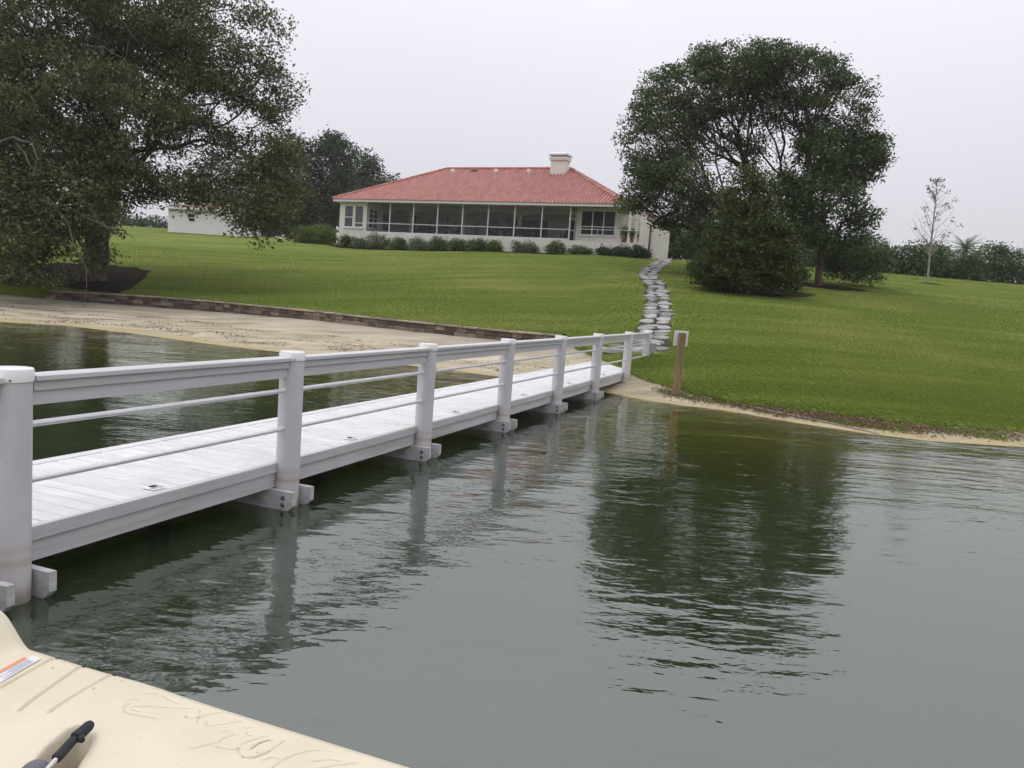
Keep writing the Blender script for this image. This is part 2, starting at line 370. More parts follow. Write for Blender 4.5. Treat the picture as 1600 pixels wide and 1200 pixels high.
def _boat(t, o):
    c = ramp(t, noise(t, 2.0, 5), [(0.3, (0.56, 0.505, 0.38)), (0.7, (0.64, 0.58, 0.445))])
    c = mixc(t, maprange(t, noise(t, 70, 2), 0.70, 0.735, 0, 0.5), c, (0.30, 0.25, 0.17))
    c = mixc(t, maprange(t, noise(t, 3.5, 6, stretch=(0.5, 2, 1)), 0.56, 0.72, 0, 0.22), c, (0.48, 0.42, 0.30))
    pbsdf(t, o, c, 0.42, 0.4, bump(t, noise(t, 180, 3), 0.35, 0.0012))
M['boat'] = mat('beige_polyethylene', _boat)
M['hollow_shade'] = plain('beige_hollow_shade', (0.46, 0.40, 0.285), 0.5, 0.05)  # darker beige for hollows: their shade put into the colour
M['foam'] = plain('black_foam_grip', (0.018, 0.02, 0.024), 0.75, 0.15, 60, 200, 0.002)
M['steel'] = plain('bare_steel', (0.75, 0.75, 0.74), 0.22, 0.04, metal=0.9)
M['knob'] = plain('grey_rubber_knob', (0.14, 0.14, 0.165), 0.7, 0.1)
M['orange'] = plain('label_orange', (0.62, 0.25, 0.14), 0.4, 0.06)
M['label'] = plain('label_white', (0.66, 0.66, 0.68), 0.35, 0.05)
M['ink'] = plain('label_ink', (0.36, 0.37, 0.45), 0.5, 0.1)
M['pot'] = plain('terracotta_pot', (0.30, 0.12, 0.07), 0.8, 0.15)
M['greenpaint'] = plain('green_paint', (0.02, 0.08, 0.055), 0.5, 0.1)
M['wicker'] = plain('dark_wicker', (0.03, 0.027, 0.025), 0.8, 0.3)
M['bark'] = bark_mat('oak_bark', (0.045, 0.035, 0.028), (0.17, 0.145, 0.12))
M['palebark'] = bark_mat('pale_bark', (0.20, 0.18, 0.155), (0.40, 0.37, 0.33))
M['deadwood'] = bark_mat('dead_grey_wood', (0.085, 0.075, 0.062), (0.21, 0.19, 0.16))
M['brownbark'] = bark_mat('brown_bark', (0.05, 0.034, 0.024), (0.14, 0.10, 0.075))

# ------------------------------------------------------------------ terrain
def smooth_noise(x, y, s=1.0):
    x = np.asarray(x)*s; y = np.asarray(y)*s
    return (np.sin(x*1.3+y*0.7+0.3)+np.sin(x*0.6-y*1.7+1.9)+np.sin(x*2.3+y*2.1+4.0)*0.6+np.sin(-x*3.1+y*1.1+2.2)*0.4)/3.0
SX = [-400, -80, -45, -25, -16.2, -14.5, -11.9, -9.2, -7.1, -4.8, -1.9, 0.2, 2.0, 2.7, 3.4, 4.3, 5.3, 6.2, 7.1, 8.9, 14, 30, 60, 400]
SY = [40, 34, 29, 26, 24.9, 25.4, 24.3, 22.7, 21.7, 21.0, 20.0, 18.8, 17.4, 16.5, 16.0, 15.6, 14.5, 13.8, 13.4, 13.5, 14.2, 16, 19, 45]
EX = [-400, -80, -45, -25, -20.2, -16.5, -12.4, -7.4, -5.2, -2.1, 0.0, 1.5, 1.9, 2.5, 2.9, 3.5, 4.2, 5.1, 6.9, 8.4, 10.1, 14, 30, 60, 400]
EY = [50, 44, 39, 36, 34.6, 34.3, 33.1, 30.1, 28.1, 26.0, 24.8, 24.4, 22.9, 20.8, 18.6, 17.2, 16.6, 15.7, 15.15, 14.85, 14.9, 15.5, 17.5, 21, 50]
EZ = [.9, .9, .9, .82, .80, .88, .90, .90, .90, .90, .90, .92, .78, .52, .34, .25, .22, .20, .18, .16, .15, .15, .15, .2, .3]
BZ = [.5, .5, .5, .5, .42, .42, .47, .56, .57, .58, .60, .60, .55, .40, .28, .20, .17, .15, .13, .11, .10, .10, .10, .1, .1]
def ys(x): return np.interp(x, SX, SY)
def ye(x): return np.interp(x, EX, EY)
def zlawn(x, y):
    x = np.asarray(x, float); y = np.asarray(y, float)
    s = np.maximum(y-ye(x), 0)
    z = np.interp(x, EX, EZ)+0.129*s+0.05*smooth_noise(x, y, 0.18)*np.minimum(s/4, 1)
    knee = np.interp(x, [-60, -30, -22, -14, 8, 22, 60], [6.6, 6.3, 5.9, 5.3, 5.3, 6.2, 6.3]); over = z-knee
    return np.where(over > -0.5, np.where(over > 0.5, knee+0.36*over, z-0.64*(over+0.5)**2/2), z)
def zsand(x, y):
    x = np.asarray(x, float); y = np.asarray(y, float); a = ys(x); b = ye(x)
    t = np.clip((y-a)/(b-a), 0, 1)
    land = np.interp(x, EX, BZ)*(0.55*t+0.45*t**2)+0.018*smooth_noise(x, y, 2.6)*np.clip((y-a)/1.2, 0, 1)*np.clip((b-y)/0.6+0.3, 0.2, 1)
    dd = np.maximum(a-y, 0)
    slope = np.interp(x, [-10, 0, 3, 6], [0.065, 0.065, 0.065, 0.075])
    drop = slope*dd+0.20*np.maximum(dd-4.5, 0)      # a shallow shelf, then the bed falls away
    sea = -2.0*(1-np.exp(-drop/2.0))
    return np.where(y >= a, land, sea)
def ground_at(x, y):
    return float(zlawn(x, y)) if y > float(ye(x)) else float(zsand(x, y))
def on_ground(px, py):
    """where the sight line through a photo pixel meets the ground"""
    d = ray(px, py); t = 5.0
    while t < 200:
        p = CAM+d*t
        if p[2] < ground_at(p[0], p[1]): break
        t += 0.05
    return p
XS = np.concatenate([np.arange(-400, -60, 20), np.arange(-60, -24, 2.0), np.arange(-24, -2, 0.3), np.arange(-2, 12, 0.14), np.arange(12, 24, 0.4), np.arange(24, 60, 2.0), np.arange(60, 401, 20)])
def gridfaces(nr, ncol):
    i = np.arange(nr-1)[:, None]*ncol+np.arange(ncol-1)[None, :]
    return np.stack([i, i+1, i+ncol+1, i+ncol], -1).reshape(-1, 4)
tw = np.concatenate([-np.geomspace(400, 0.3, 40), [-0.15]])
tb = np.linspace(0, 1, 60)
rows = []
for t in tw: rows.append((XS, ys(XS)+t, zsand(XS, ys(XS)+t)))
for t in tb:
    y = ys(XS)+(ye(XS)-ys(XS))*t; rows.append((XS, y, zsand(XS, y)))
for s in np.concatenate([[0.16], np.geomspace(0.6, 400, 26)]):
    y = ye(XS)+s; rows.append((XS, y, zlawn(XS, y)-0.08))
co = np.stack([np.stack(r_, -1) for r_ in rows]).reshape(-1, 3)
ground = link('ground', quadmesh('ground', co, gridfaces(len(rows), len(XS)), M['sand'], True, {'height': co[:, 2]}))
tag(ground, kind='structure')
# lawn sheet, its shore edge ragged
BEDS = []   # (cx, cy, rx, ry) ellipses without grass
rows = []; sgrow = np.concatenate([[0, 0.08, 0.2, 0.4, 0.65], np.geomspace(1.0, 300, 70)])
wallside = (XS > -20.6) & (XS < 1.7)
for s in sgrow:
    jag = np.where(wallside, 0.06, 0.16*smooth_noise(XS, XS*0.3, 5.0)-0.08+0.24*smooth_noise(XS, XS*0.2, 1.6))*max(0, 1-s/1.5)
    y = ye(XS)+s+jag; z = zlawn(XS, y)+0.004
    if s == 0: z = np.where(wallside, z, np.minimum(z, zsand(XS, np.minimum(y, ye(XS)-0.01))+0.01))
    rows.append((XS, y, z))
lawn_co = np.stack([np.stack(r_, -1) for r_ in rows]).reshape(-1, 3)
# lake
yy = np.concatenate([-np.geomspace(400, 20, 12), np.arange(-18, 0, 2.0), np.arange(0, 30, 0.25), [32, 36, 42]])
xx = np.concatenate([np.arange(-400, -40, 30), np.arange(-40, 30, 0.5), np.arange(30, 401, 30)])
X, Y = np.meshgrid(xx, yy); depth = np.maximum(-zsand(X, Y), 0)
lake = link('lake', quadmesh('lake', np.stack([X, Y, X*0], -1).reshape(-1, 3), gridfaces(len(yy), len(xx)), M['water'], True, {'depth': depth.ravel()}))
tag(lake, kind='structure')

# ------------------------------------------------------------------ mulch beds, lawn and its grass
def bed(name, cx, cy, rx, ry, rot=0.0, wob=0.12, lift=0.03, poly=None):
    n = 48; v = []; f = []
    rings = np.linspace(0, 1, 9)
    for i, r_ in enumerate(rings):
        for j in range(n):
            a = 2*math.pi*j/n
            if poly is None:
                k = r_*(1+wob*math.sin(3*a+1)+wob*0.5*math.sin(7*a)); dx, dy = rx*k*math.cos(a), ry*k*math.sin(a)
                x = cx+dx*math.cos(rot)-dy*math.sin(rot); y = cy+dx*math.sin(rot)+dy*math.cos(rot)
            else:
                q = j/n*len(poly); a0 = np.array(poly[int(q)]); a1 = np.array(poly[(int(q)+1) % len(poly)]); e = a0+(a1-a0)*(q-int(q))
                x, y = np.array([cx, cy])+(e-[cx, cy])*r_*(1+0.035*math.sin(j*2.7)+0.03*math.sin(j*5.1+1))
            v.append((x, y, ground_at(x, y)+lift*(1-0.75*r_**2)+0.012))
    for i in range(8):
        for j in range(n): f.append([i*n+j, i*n+(j+1) % n, (i+1)*n+(j+1) % n, (i+1)*n+j])
    o = link(name, meshdata(name, v, f, M['mulch'], True)); tag(o, kind='structure'); return o
OAK = np.array([-20.2, 37.6]); BUSH = on_ground(1170, 452); SMALL = on_ground(1277, 447); SAP = on_ground(1449, 443)
oakbed = [on_ground(*q)[:2] for q in [(20, 455), (90, 450), (188, 459), (212, 447), (236, 424), (160, 412), (100, 412), (0, 420)]]
bed('mulch_bed', -19.5, 36.6, 0, 0, poly=oakbed, lift=0.10)
bed('mulch_bed', BUSH[0]+0.1, BUSH[1]-0.2, 2.75, 2.3)
bed('mulch_bed', SMALL[0]+0.7, SMALL[1], 1.9, 1.5)
bed('mulch_bed', SAP[0]+0.2, SAP[1], 0.7, 0.6)
hc = np.array([3.41226, 59.83431]); he = np.array([0.912575, -0.408909]); hn = np.array([0.408909, 0.912575])
def HW(u, v): return hc+he*u+hn*v
hb = HW(-7.2, 0.0)
bed('planting_bed', hb[0], hb[1], 15.2, 1.9, rot=math.atan2(he[1], he[0]), wob=0.04, lift=0.03)

def inpoly(x, y, poly):
    c = np.zeros(x.shape, bool); j = len(poly)-1
    for i in range(len(poly)):
        (xi, yi), (xj, yj) = poly[i], poly[j]
        c ^= ((yi > y) != (yj > y)) & (x < (xj-xi)*(y-yi)/(yj-yi+1e-12)+xi); j = i
    return c
PATHPX = [(1016, 548), (1018, 533), (1020, 515), (1029, 490), (1027, 463), (1023, 442), (1010, 431), (1019, 421), (1036, 410), (1049, 404)]
PATH = np.array([on_ground(*q)[:2] for q in PATHPX])
_seg = np.concatenate([[0], np.cumsum(np.hypot(*np.diff(PATH, axis=0).T))])
def path_at(s):
    return np.array([np.interp(s, _seg, PATH[:, 0]), np.interp(s, _seg, PATH[:, 1])])
_ps = np.array([path_at(s) for s in np.arange(0, _seg[-1], 0.3)])
lx, ly = lawn_co[:, 0], lawn_co[:, 1]
dens = np.where((ly < 60) & (lx > -0.72*ly-2) & (lx < 0.72*ly+3), np.clip(620*(17/np.maximum(ly, 15))**1.9, 0, 620), 0)
dens[inpoly(lx, ly, oakbed)] = 0
for (c, rx) in ((BUSH, 2.7), (SMALL, 1.6), (SAP, 0.5)): dens[np.hypot(lx-c[0], ly-c[1]) < rx] = 0
dens[((lx[:, None]-_ps[None, :, 0])**2+(ly[:, None]-_ps[None, :, 1])**2).min(1) < 0.5**2] = 0
hu = (lx-hc[0])*he[0]+(ly-hc[1])*he[1]; hv = (lx-hc[0])*hn[0]+(ly-hc[1])*hn[1]
dens[(hu > -22) & (hu < 8.5) & (hv > -1.2)] = 0
lawn = link('lawn', quadmesh('lawn', lawn_co, gridfaces(len(sgrow), len(XS)), M['lawn'], True, {'dens': dens}))
tag(lawn, kind='structure')
# one tuft of blades, set over the lawn by geometry nodes
tv = []; tf = []
for k in range(7):
    a = random.uniform(0, 6.28); r_ = random.uniform(0, 0.045); hgt = random.uniform(0.014, 0.036); wd = random.uniform(0.003, 0.006)
    bx, by = r_*math.cos(a), r_*math.sin(a); b = random.uniform(0, 6.28); lean = random.uniform(0.025, 0.065); c, s = math.cos(b), math.sin(b)
    o = len(tv)
    tv += [(bx-s*wd, by+c*wd, 0), (bx+s*wd, by-c*wd, 0), (bx+c*lean*.4+s*wd*.8, by+s*lean*.4-c*wd*.8, hgt*.65), (bx+c*lean*.4-s*wd*.8, by+s*lean*.4+c*wd*.8, hgt*.65), (bx+c*lean, by+s*lean, hgt)]
    tf += [[o, o+1, o+2, o+3], [o+3, o+2, o+4]]
grass = link('grass', meshdata('grass', tv, tf, M['blade']))
tag(grass, 'short mown green grass growing over the sloping lawn', 'grass', kind='stuff')
ng = bpy.data.node_groups.new('grass_scatter', 'GeometryNodeTree')
ng.interface.new_socket('Geometry', in_out='INPUT', socket_type='NodeSocketGeometry')
ng.interface.new_socket('Geometry', in_out='OUTPUT', socket_type='NodeSocketGeometry')
G = ng.nodes.new; L = ng.links.new
gi, go = G('NodeGroupInput'), G('NodeGroupOutput')
oi = G('GeometryNodeObjectInfo'); oi.inputs['Object'].default_value = lawn; oi.transform_space = 'RELATIVE'
na = G('GeometryNodeInputNamedAttribute'); na.data_type = 'FLOAT'; na.inputs['Name'].default_value = 'dens'
dp = G('GeometryNodeDistributePointsOnFaces'); L(oi.outputs['Geometry'], dp.inputs['Mesh']); L(na.outputs['Attribute'], dp.inputs['Density'])
ip = G('GeometryNodeInstanceOnPoints'); L(dp.outputs['Points'], ip.inputs['Points']); L(gi.outputs[0], ip.inputs['Instance'])
rv = G('FunctionNodeRandomValue'); rv.data_type = 'FLOAT_VECTOR'; rv.inputs[0].default_value = (-0.15, -0.15, 0); rv.inputs[1].default_value = (0.15, 0.15, 6.28)
rs = G('FunctionNodeRandomValue'); rs.data_type = 'FLOAT'; rs.inputs[2].default_value = 0.7; rs.inputs[3].default_value = 1.3
L(rv.outputs[0], ip.inputs['Rotation']); L(rs.outputs[1], ip.inputs['Scale']); L(ip.outputs[0], go.inputs[0])
grass.modifiers.new('scatter', 'NODES').node_group = ng

# ------------------------------------------------------------------ loose leaves and twigs on the shore
def leafquads(c, size, aspect=0.5, up=None, droop=0.0, curl=0.15, sky=None):
    """one folded diamond for each centre"""
    n = len(c); a = RNG.normal(size=(n, 3)); a[:, 2] -= droop
    if up is not None: a[:, 2] *= up
    a /= np.linalg.norm(a, axis=1)[:, None]
    b = np.cross(a, RNG.normal(size=(n, 3)) if up is None else np.array([0, 0, 1.0])+RNG.normal(size=(n, 3))*0.25); b /= np.linalg.norm(b, axis=1)[:, None]+1e-9
    if sky is not None:     # blades tilt their faces towards the light
        nn = RNG.normal(size=(n, 3))*sky+np.array([0, 0, 1.0]); nn /= np.linalg.norm(nn, axis=1)[:, None]
        a -= nn*(a*nn).sum(1)[:, None]; a /= np.linalg.norm(a, axis=1)[:, None]+1e-9; b = np.cross(nn, a)
    nn = np.cross(a, b); s = (size*RNG.uniform(0.6, 1.3, n))[:, None]
    v = np.stack([c-a*s*0.5, c+b*s*aspect*0.5+nn*s*curl, c+a*s*0.5, c-b*s*aspect*0.5+nn*s*curl], 1).reshape(-1, 3)
    return v, np.arange(4*n).reshape(-1, 4)
def litter(name, label, pts, size, aspect, m=None):
    c = np.array([(x, y, ground_at(x, y)+0.012+abs(random.gauss(0, 0.012))) for x, y in pts]); v, q = leafquads(c, size, aspect, up=0.12)
    o = link(name, quadmesh(name, v, q, m or M['debris'])); tag(o, label, 'debris', kind='stuff'); return o
pts = []
for k in range(4200):     # strandline on the left beach
    x = random.uniform(-24, 1.5); fr = random.choice([0.16, 0.22, 0.34, 0.52])+0.05*math.sin(x*0.9)+random.gauss(0, 0.022)
    if smooth_noise(x, fr*9, 1.3) < -0.25: continue
    pts.append((x, float(ys(x)+(ye(x)-ys(x))*fr)))
litter('beach_litter', 'brown strandline bits scattered along the pale beach', pts, 0.075, 0.35)
pts = []
for k in range(9000):     # leaf litter heaped at the right-hand grass edge
    x = random.gauss(6.2, 0.9) if random.random() < 0.5 else random.uniform(3.2, 12)
    fr = random.gauss(0.66, 0.17)-0.05*max(0, x-6.5)*0.25; y = float(ys(x)+(ye(x)-ys(x))*min(fr, 1.04))
    if y < float(ys(x))+0.08: continue
    pts.append((x, y))
wd_ = []
for k in range(2600):     # weeds straggling over the sand edge
    x = random.uniform(3.0, 13); fr = random.uniform(0.3, 1.05)
    if smooth_noise(x*1.0, fr*2, 2.2) < 0.05: continue
    wd_.append((x, float(ys(x)+(ye(x)-ys(x))*fr)))
c = np.array([(x+dx, y+dy, ground_at(x, y)+0.02) for x, y in wd_ for dx, dy in RNG.normal(size=(5, 2))*.05]); v, q = leafquads(c, 0.085, 0.12, droop=-1.6)
tag(link('shore_weeds', quadmesh('shore_weeds', v, q, M['blade'])), 'straggling green weeds over the right-hand sand edge', 'weeds', kind='stuff')
litter('shore_leaf_litter', 'brown dead leaves and weed heaped at the right-hand grass edge', pts, 0.06, 0.4)
pts = []
for k in range(5000):
    p = BUSH[:2]+RNG.normal(size=2)*[1.5, 1.2] if k % 3 == 0 else (SMALL[:2]+[0.7, 0]+RNG.normal(size=2)*[0.9, 0.7] if k % 3 == 1 else OAK+[1.5, -1.2]+RNG.normal(size=2)*[2.6, 1.2])
    if k % 3 == 2 and not inpoly(np.array([p[0]]), np.array([p[1]]), oakbed)[0]: continue
    pts.append((p[0], p[1]))
litter('mulch_chips', 'dark bark chips lying on the mulch beds under the trees', pts, 0.09, 0.4)

# ------------------------------------------------------------------ stone retaining wall along the beach
wall = empty('retaining_wall', (-9, 30.8, 0.4)); tag(wall, 'low brown stone block retaining wall along the back of the beach', 'wall')
wx = [-20.2, -16.5, -12.4, -7.4, -5.2, -2.1, 0.0, 1.6]; wp = np.array([(x, float(ye(x))) for x in wx])
wseg = np.concatenate([[0], np.cumsum(np.hypot(*np.diff(wp, axis=0).T))])
def wall_at(s):
    p = np.array([np.interp(s, wseg, wp[:, 0]), np.interp(s, wseg, wp[:, 1])]); a = np.array([np.interp(s-.3, wseg, wp[:, 0]), np.interp(s-.3, wseg, wp[:, 1])]); b = np.array([np.interp(s+.3, wseg, wp[:, 0]), np.interp(s+.3, wseg, wp[:, 1])])
    d = b-a; return p, math.atan2(d[1], d[0])
def rough_block(l, dpt, h, seed):
    r_ = random.Random(seed); b = MB().box(-l/2, l/2, -dpt/2, dpt/2, 0, h, 0.018)
    b.v = [(x+r_.uniform(-.008, .008), y+r_.uniform(-.012, .012), z+(r_.uniform(-.006, .006) if z > 0.02 else 0)) for x, y, z in b.v]; return b
def par(o, p):     # parent without moving
    o.parent = p; o.matrix_parent_inverse = Matrix.LocRotScale(p.location, p.rotation_euler, None).inverted(); return o
bm_ = [rough_block(l, 0.26, 0.135, 20+i).data('block', M['block']) for i, l in enumerate((0.30, 0.38, 0.44, 0.48, 0.36))]
bl_ = (0.30, 0.38, 0.44, 0.48, 0.36)
cm_ = [rough_block(0.56, 0.33, 0.065, 40+i).data('cap_stone', M['capstone']) for i in range(3)]
for course in range(3):
    s = random.uniform(0.1, 0.3)
    while s < wseg[-1]-0.1:
        i = random.randrange(5); p, a = wall_at(s+bl_[i]/2); ztop = float(np.interp(p[0], EX, EZ))+0.0
        z = ztop-0.065-0.142*(course+1)
        if z+0.14 > float(np.interp(p[0], EX, BZ))-0.06:
            o = link('block', bm_[i], None, (p[0], p[1]-random.uniform(0, 0.018), z), a+random.uniform(-.02, .02)); par(o, wall)
        s += bl_[i]+0.012
s = 0.25
while s < wseg[-1]:
    p, a = wall_at(s); o = link('cap_stone', random.choice(cm_), None, (p[0], p[1]-0.02, float(np.interp(p[0], EX, EZ))-0.062), a+random.uniform(-.01, .01)); par(o, wall); s += 0.57
for k in range(3):   # short return at the far end
    for c in range(3):
        o = link('block', bm_[k], None, (-20.35, 34.85+0.4*k, 0.80-0.065-0.142*(c+1)), math.pi/2); par(o, wall)

# ------------------------------------------------------------------ flagstone path
rows = []; n = int(_seg[-1]/0.3); v = []; f = []
for i in range(n+1):
    s = min(i*0.3, _seg[-1]); p = path_at(s); q = path_at(min(s+.4, _seg[-1]))-path_at(max(s-.4, 0)); q /= np.hypot(*q); m_ = np.array([-q[1], q[0]])
    for t in (-0.50, -0.2, 0.2, 0.50):
        e = p+m_*t*(1+0.12*math.sin(s*2.1+t)); v.append((e[0], e[1], ground_at(e[0], e[1])+0.016))
for i in range(n):
    for j in range(3): f.append([i*4+j, i*4+j+1, i*4+j+5, i*4+j+4])
path = link('stone_path', meshdata('stone_path', v, f, M['gravel'], True)); tag(path, kind='structure')
def flagstone(seed, rx, ry, h=0.045):
    r_ = random.Random(seed); k = 7; pts = [(rx*(1+r_.uniform(-.28, .2))*math.cos(2*math.pi*(i+r_.uniform(-.25, .25))/k), ry*(1+r_.uniform(-.28, .2))*math.sin(2*math.pi*(i+r_.uniform(-.2, .2))/k)) for i in range(k)]
    b = MB(); vv = [(x, y, 0) for x, y in pts]+[(x, y, h-.012) for x, y in pts]+[(x*.96, y*.96, h+r_.uniform(-.008, .008)) for x, y in pts]
    ff = [[i, (i+1) % k, k+(i+1) % k, k+i] for i in range(k)]+[[k+i, k+(i+1) % k, 2*k+(i+1) % k, 2*k+i] for i in range(k)]+[[2*k+i for i in range(k)]]
    return b.add(vv, ff).data('stone', M['flag'])
fs_ = [flagstone(i, rx, ry) for i, (rx, ry) in enumerate([(0.24, 0.22), (0.20, 0.20), (0.26, 0.25), (0.22, 0.26), (0.40, 0.23), (0.17, 0.16)])]
s = 0.1; cnt = 0
while s < _seg[-1]-0.1 and cnt < 290:
    p = path_at(s); q = path_at(min(s+.4, _seg[-1]))-path_at(max(s-.4, 0)); q /= np.hypot(*q); m_ = np.array([-q[1], q[0]]); ang = math.atan2(m_[1], m_[0])
    for t in ((-0.27, 0.25) if random.random() < 0.8 else (random.uniform(-.1, .1),)):
        e = p+m_*(t+random.uniform(-.05, .05))+q*random.uniform(-.16, .16); big = abs(t) < 0.15
        gx = (ground_at(e[0], e[1]+.3)-ground_at(e[0], e[1]-.3))/.6
        o = link('stone', fs_[4 if big else random.choice([0, 1, 2, 3, 5, 0])], path, (e[0], e[1], ground_at(e[0], e[1])+random.uniform(-.01, .015)))
        ex = (ground_at(e[0]+.3, e[1])-ground_at(e[0]-.3, e[1]))/.6
        o.rotation_euler = (Matrix.Rotation(math.atan(gx)+random.uniform(-.03, .03), 3, 'X') @ Matrix.Rotation(-math.atan(ex)+random.uniform(-.03, .03), 3, 'Y') @ Matrix.Rotation(ang+math.pi*random.randrange(2)+random.uniform(-.25, .25), 3, 'Z')).to_euler(); o.scale = (random.uniform(1.0, 1.22), random.uniform(1.0, 1.22), 1); cnt += 1
    s += random.uniform(0.52, 0.62)

# ------------------------------------------------------------------ dock
P0 = np.array([-2.734, 4.3034]); D = np.array([0.353244, 0.935531]); NL = np.array([-D[1], D[0]]); STEP = 2.4904
RZ = math.atan2(D[1], D[0]); DZ = 0.375; WID = 1.47
dock = empty('dock', (P0[0], P0[1], 0), RZ)      # local x along the dock towards the shore, local y away from the railing
tag(dock, 'long white dock walkway with one railing running to the shore', 'dock')
ts = [STEP*i for i in range(-1, 8)]; ts[7] += 0.28
XA, XB = -3.6, 17.62
def dl(x, y): p = P0+D*x+NL*y; return p
# grain runs along the board: build it lengthwise on x
bb = MB().box(0.095, WID-0.105, -0.0635, 0.0635, -0.028, 0, 0.007).data('deck_board', M['deck'])
x = XA
while x < XB-0.05:
    o = link('deck_board', bb, dock, (x+0.07, 0, DZ+random.uniform(-.0012, .0012)), math.pi/2); o.location.x = x+0.07; x += 0.1385
# boards were built along +x, turned to run along +y
for i in range(len(ts)-1):
    a, b = ts[i]+(0.0 if i else -1.0), ts[i+1]
    MB().box(a+0.003, b-0.003, 0.040, 0.093, DZ-0.078, DZ+0.004, 0.004).build('edge_trim', M['trim'], dock)
    MB().box(a+0.003, b-0.003, 0.062, 0.102, 0.165, DZ-0.079).build('rim_joist', M['trim'], dock)
    MB().box(a+0.003, b-0.003, WID-0.103, WID, DZ-0.03, DZ+0.006, 0.004).build('edge_trim', M['deck'], dock)
    MB().box(a+0.003, b-0.003, WID-0.06, WID-0.02, 0.165, DZ-0.031).build('rim_joist', M['trim'], dock)
    MB().box(a+0.003, b-0.003, WID/2-0.02, WID/2+0.02, 0.17, DZ-0.029).build('joist', M['trim'], dock)
MB().box(ts[-1]+0.003, XB, 0.040, 0.093, DZ-0.078, DZ+0.004, 0.004).build('edge_trim', M['trim'], dock)
pm = MB().lathe([(0.100, -1.6), (0.100, 1.262)], 32).data('post', M['pvc'], True); autosmooth(pm)
cmh = MB().lathe([(0.108, 1.250), (0.108, 1.312), (0.103, 1.320), (0.094, 1.320), (0.092, 1.312), (0.020, 1.314)], 32).data('post_cap', M['cap'], True); autosmooth(cmh)
scm = MB().lathe([(0.006, 0), (0.006, 0.006), (0.002, 0.008)], 8).data('screw', M['bolt'])
farp = MB().lathe([(0.100, -1.6), (0.100, 0.20)], 24).data('pile', M['pvc'], True); autosmooth(farp)
beam = MB().prism([(-0.17, 0.045), (-0.12, -0.005), (WID+0.05, -0.005), (WID+0.10, 0.045), (WID+0.10, 0.160), (-0.17, 0.160)], -0.024, 0.024, 'x').data('cross_beam', M['trim'])
bolt = MB().lathe([(0.020, 0), (0.020, 0.004), (0.011, 0.006), (0.011, 0.016)], 10).data('bolt', M['bolt'])
for i, t in enumerate(ts):
    o = link('post', pm, dock, (t, 0, 0.02 if i == len(ts)-1 else 0), random.uniform(0, 6))
    c = link('post_cap', cmh, o)
    for a in (-2.3, -0.3):
        sc_ = link('screw', scm, c, (0.106*math.cos(a-o.rotation_euler[2]-RZ*0), 0.106*math.sin(a-o.rotation_euler[2]), 1.262)); sc_.rotation_euler = (0, math.pi/2, a-o.rotation_euler[2])
    if i < 7:
        link('pile', farp, dock, (t, WID+0.02-0.12, -0.04))
        for sgn in (-1, 1):
            b = link('cross_beam', beam, dock, (t+sgn*0.127, 0, 0.0))
            for zz in (0.105, 0.045):
                k = link('bolt', bolt, b, (sgn*0.0245*1.0, -0.075, zz)); k.rotation_euler = (0, sgn*math.pi/2, 0)
for i in range(len(ts)-1):
    a, b = ts[i]+0.098, ts[i+1]-0.098; z0 = 0
    rail = MB().box(a, b, -0.070, 0.070, 1.248, 1.278, 0.005).build('rail_cap', M['rail'], dock)
    MB().box(a, b, -0.045, 0.045, 1.190, 1.247).build('rail_board', M['rail'], dock)
    MB().box(a+0.001, b-0.001, -0.026, 0.026, 1.106, 1.189).build('rail_board', M['rail'], dock)
    for z in (0.995, 0.672):
        rd = MB().tube([(a-0.012, 0, z), (b+0.012, 0, z)], 0.019, 12).build('rod', M['rod'], dock, smooth=True)
        for e in (a, b): MB().tube([(e-0.006, 0, z), (e+0.006, 0, z)], 0.027, 12).build('flange', M['rod'], rd)
frame_ = None
for k, (t, y) in enumerate([(1.20, 0.155), (3.73, 0.155), (6.21, 0.155), (8.79, 0.17), (11.3, 0.17), (13.9, 0.17)]):
    # small solar deck marker: flat bezel with two finned lenses and a dark panel
    dlg = MB().box(-0.052, 0.052, -0.052, 0.052, 0, 0.007, 0.003).build('deck_light', M['cap'], dock, (t, y+0.02, DZ+0.004), 0.0)
    MB().box(-0.016, 0.040, 0.002, 0.040, 0.0075, 0.0105).build('solar_panel', M['black'], dlg)
    for q in range(4): MB().box(-0.045+0.016*q, -0.038+0.016*q, -0.040, -0.006, 0.0075, 0.0095).build('lens_fin', M['grey'], dlg)
    MB().box(0.022, 0.046, -0.042, -0.010, 0.0075, 0.0095).build('lens', M['grey'], dlg)
# stone landing steps where the dock meets the bank
for k in range(4):
    p = dl(17.95+0.42*k, 0.72-0.12*k)
    z = max(0.335+0.10*k, ground_at(p[0], p[1])-0.02)
    o = link('landing_step', rough_block(1.25-0.1*k, 0.42, 0.12, 90+k).data('landing_step', M['flag']), None, (p[0], p[1], z-0.05), RZ-math.pi/2+0.05*k)
    tag(o, ['wide flat stone step against the shore end of the dock', 'second flat stone step up from the dock end', 'third flat stone step up from the dock end', 'topmost flat stone step below the flagstone path'][k], 'step', 'stone steps at the dock end')

# outlet box on the last railing post
p = dl(ts[-1]+0.02, -0.155)
ob = empty('outlet_box', (p[0], p[1], 0.9), RZ); tag(ob, 'grey outlet box fixed to the last dock post beside the lawn', 'outlet box')
MB().box(-0.075, 0.075, -0.055, 0.055, -0.11, 0.11, 0.01).build('housing', M['grey'], ob)
MB().box(-0.083, 0.083, -0.070, -0.056, -0.10, 0.115).build('lid', M['grey'], ob)
MB().tube([(0, 0, -0.10), (0, 0, -0.62)], 0.016, 8).build('conduit', M['grey'], ob)

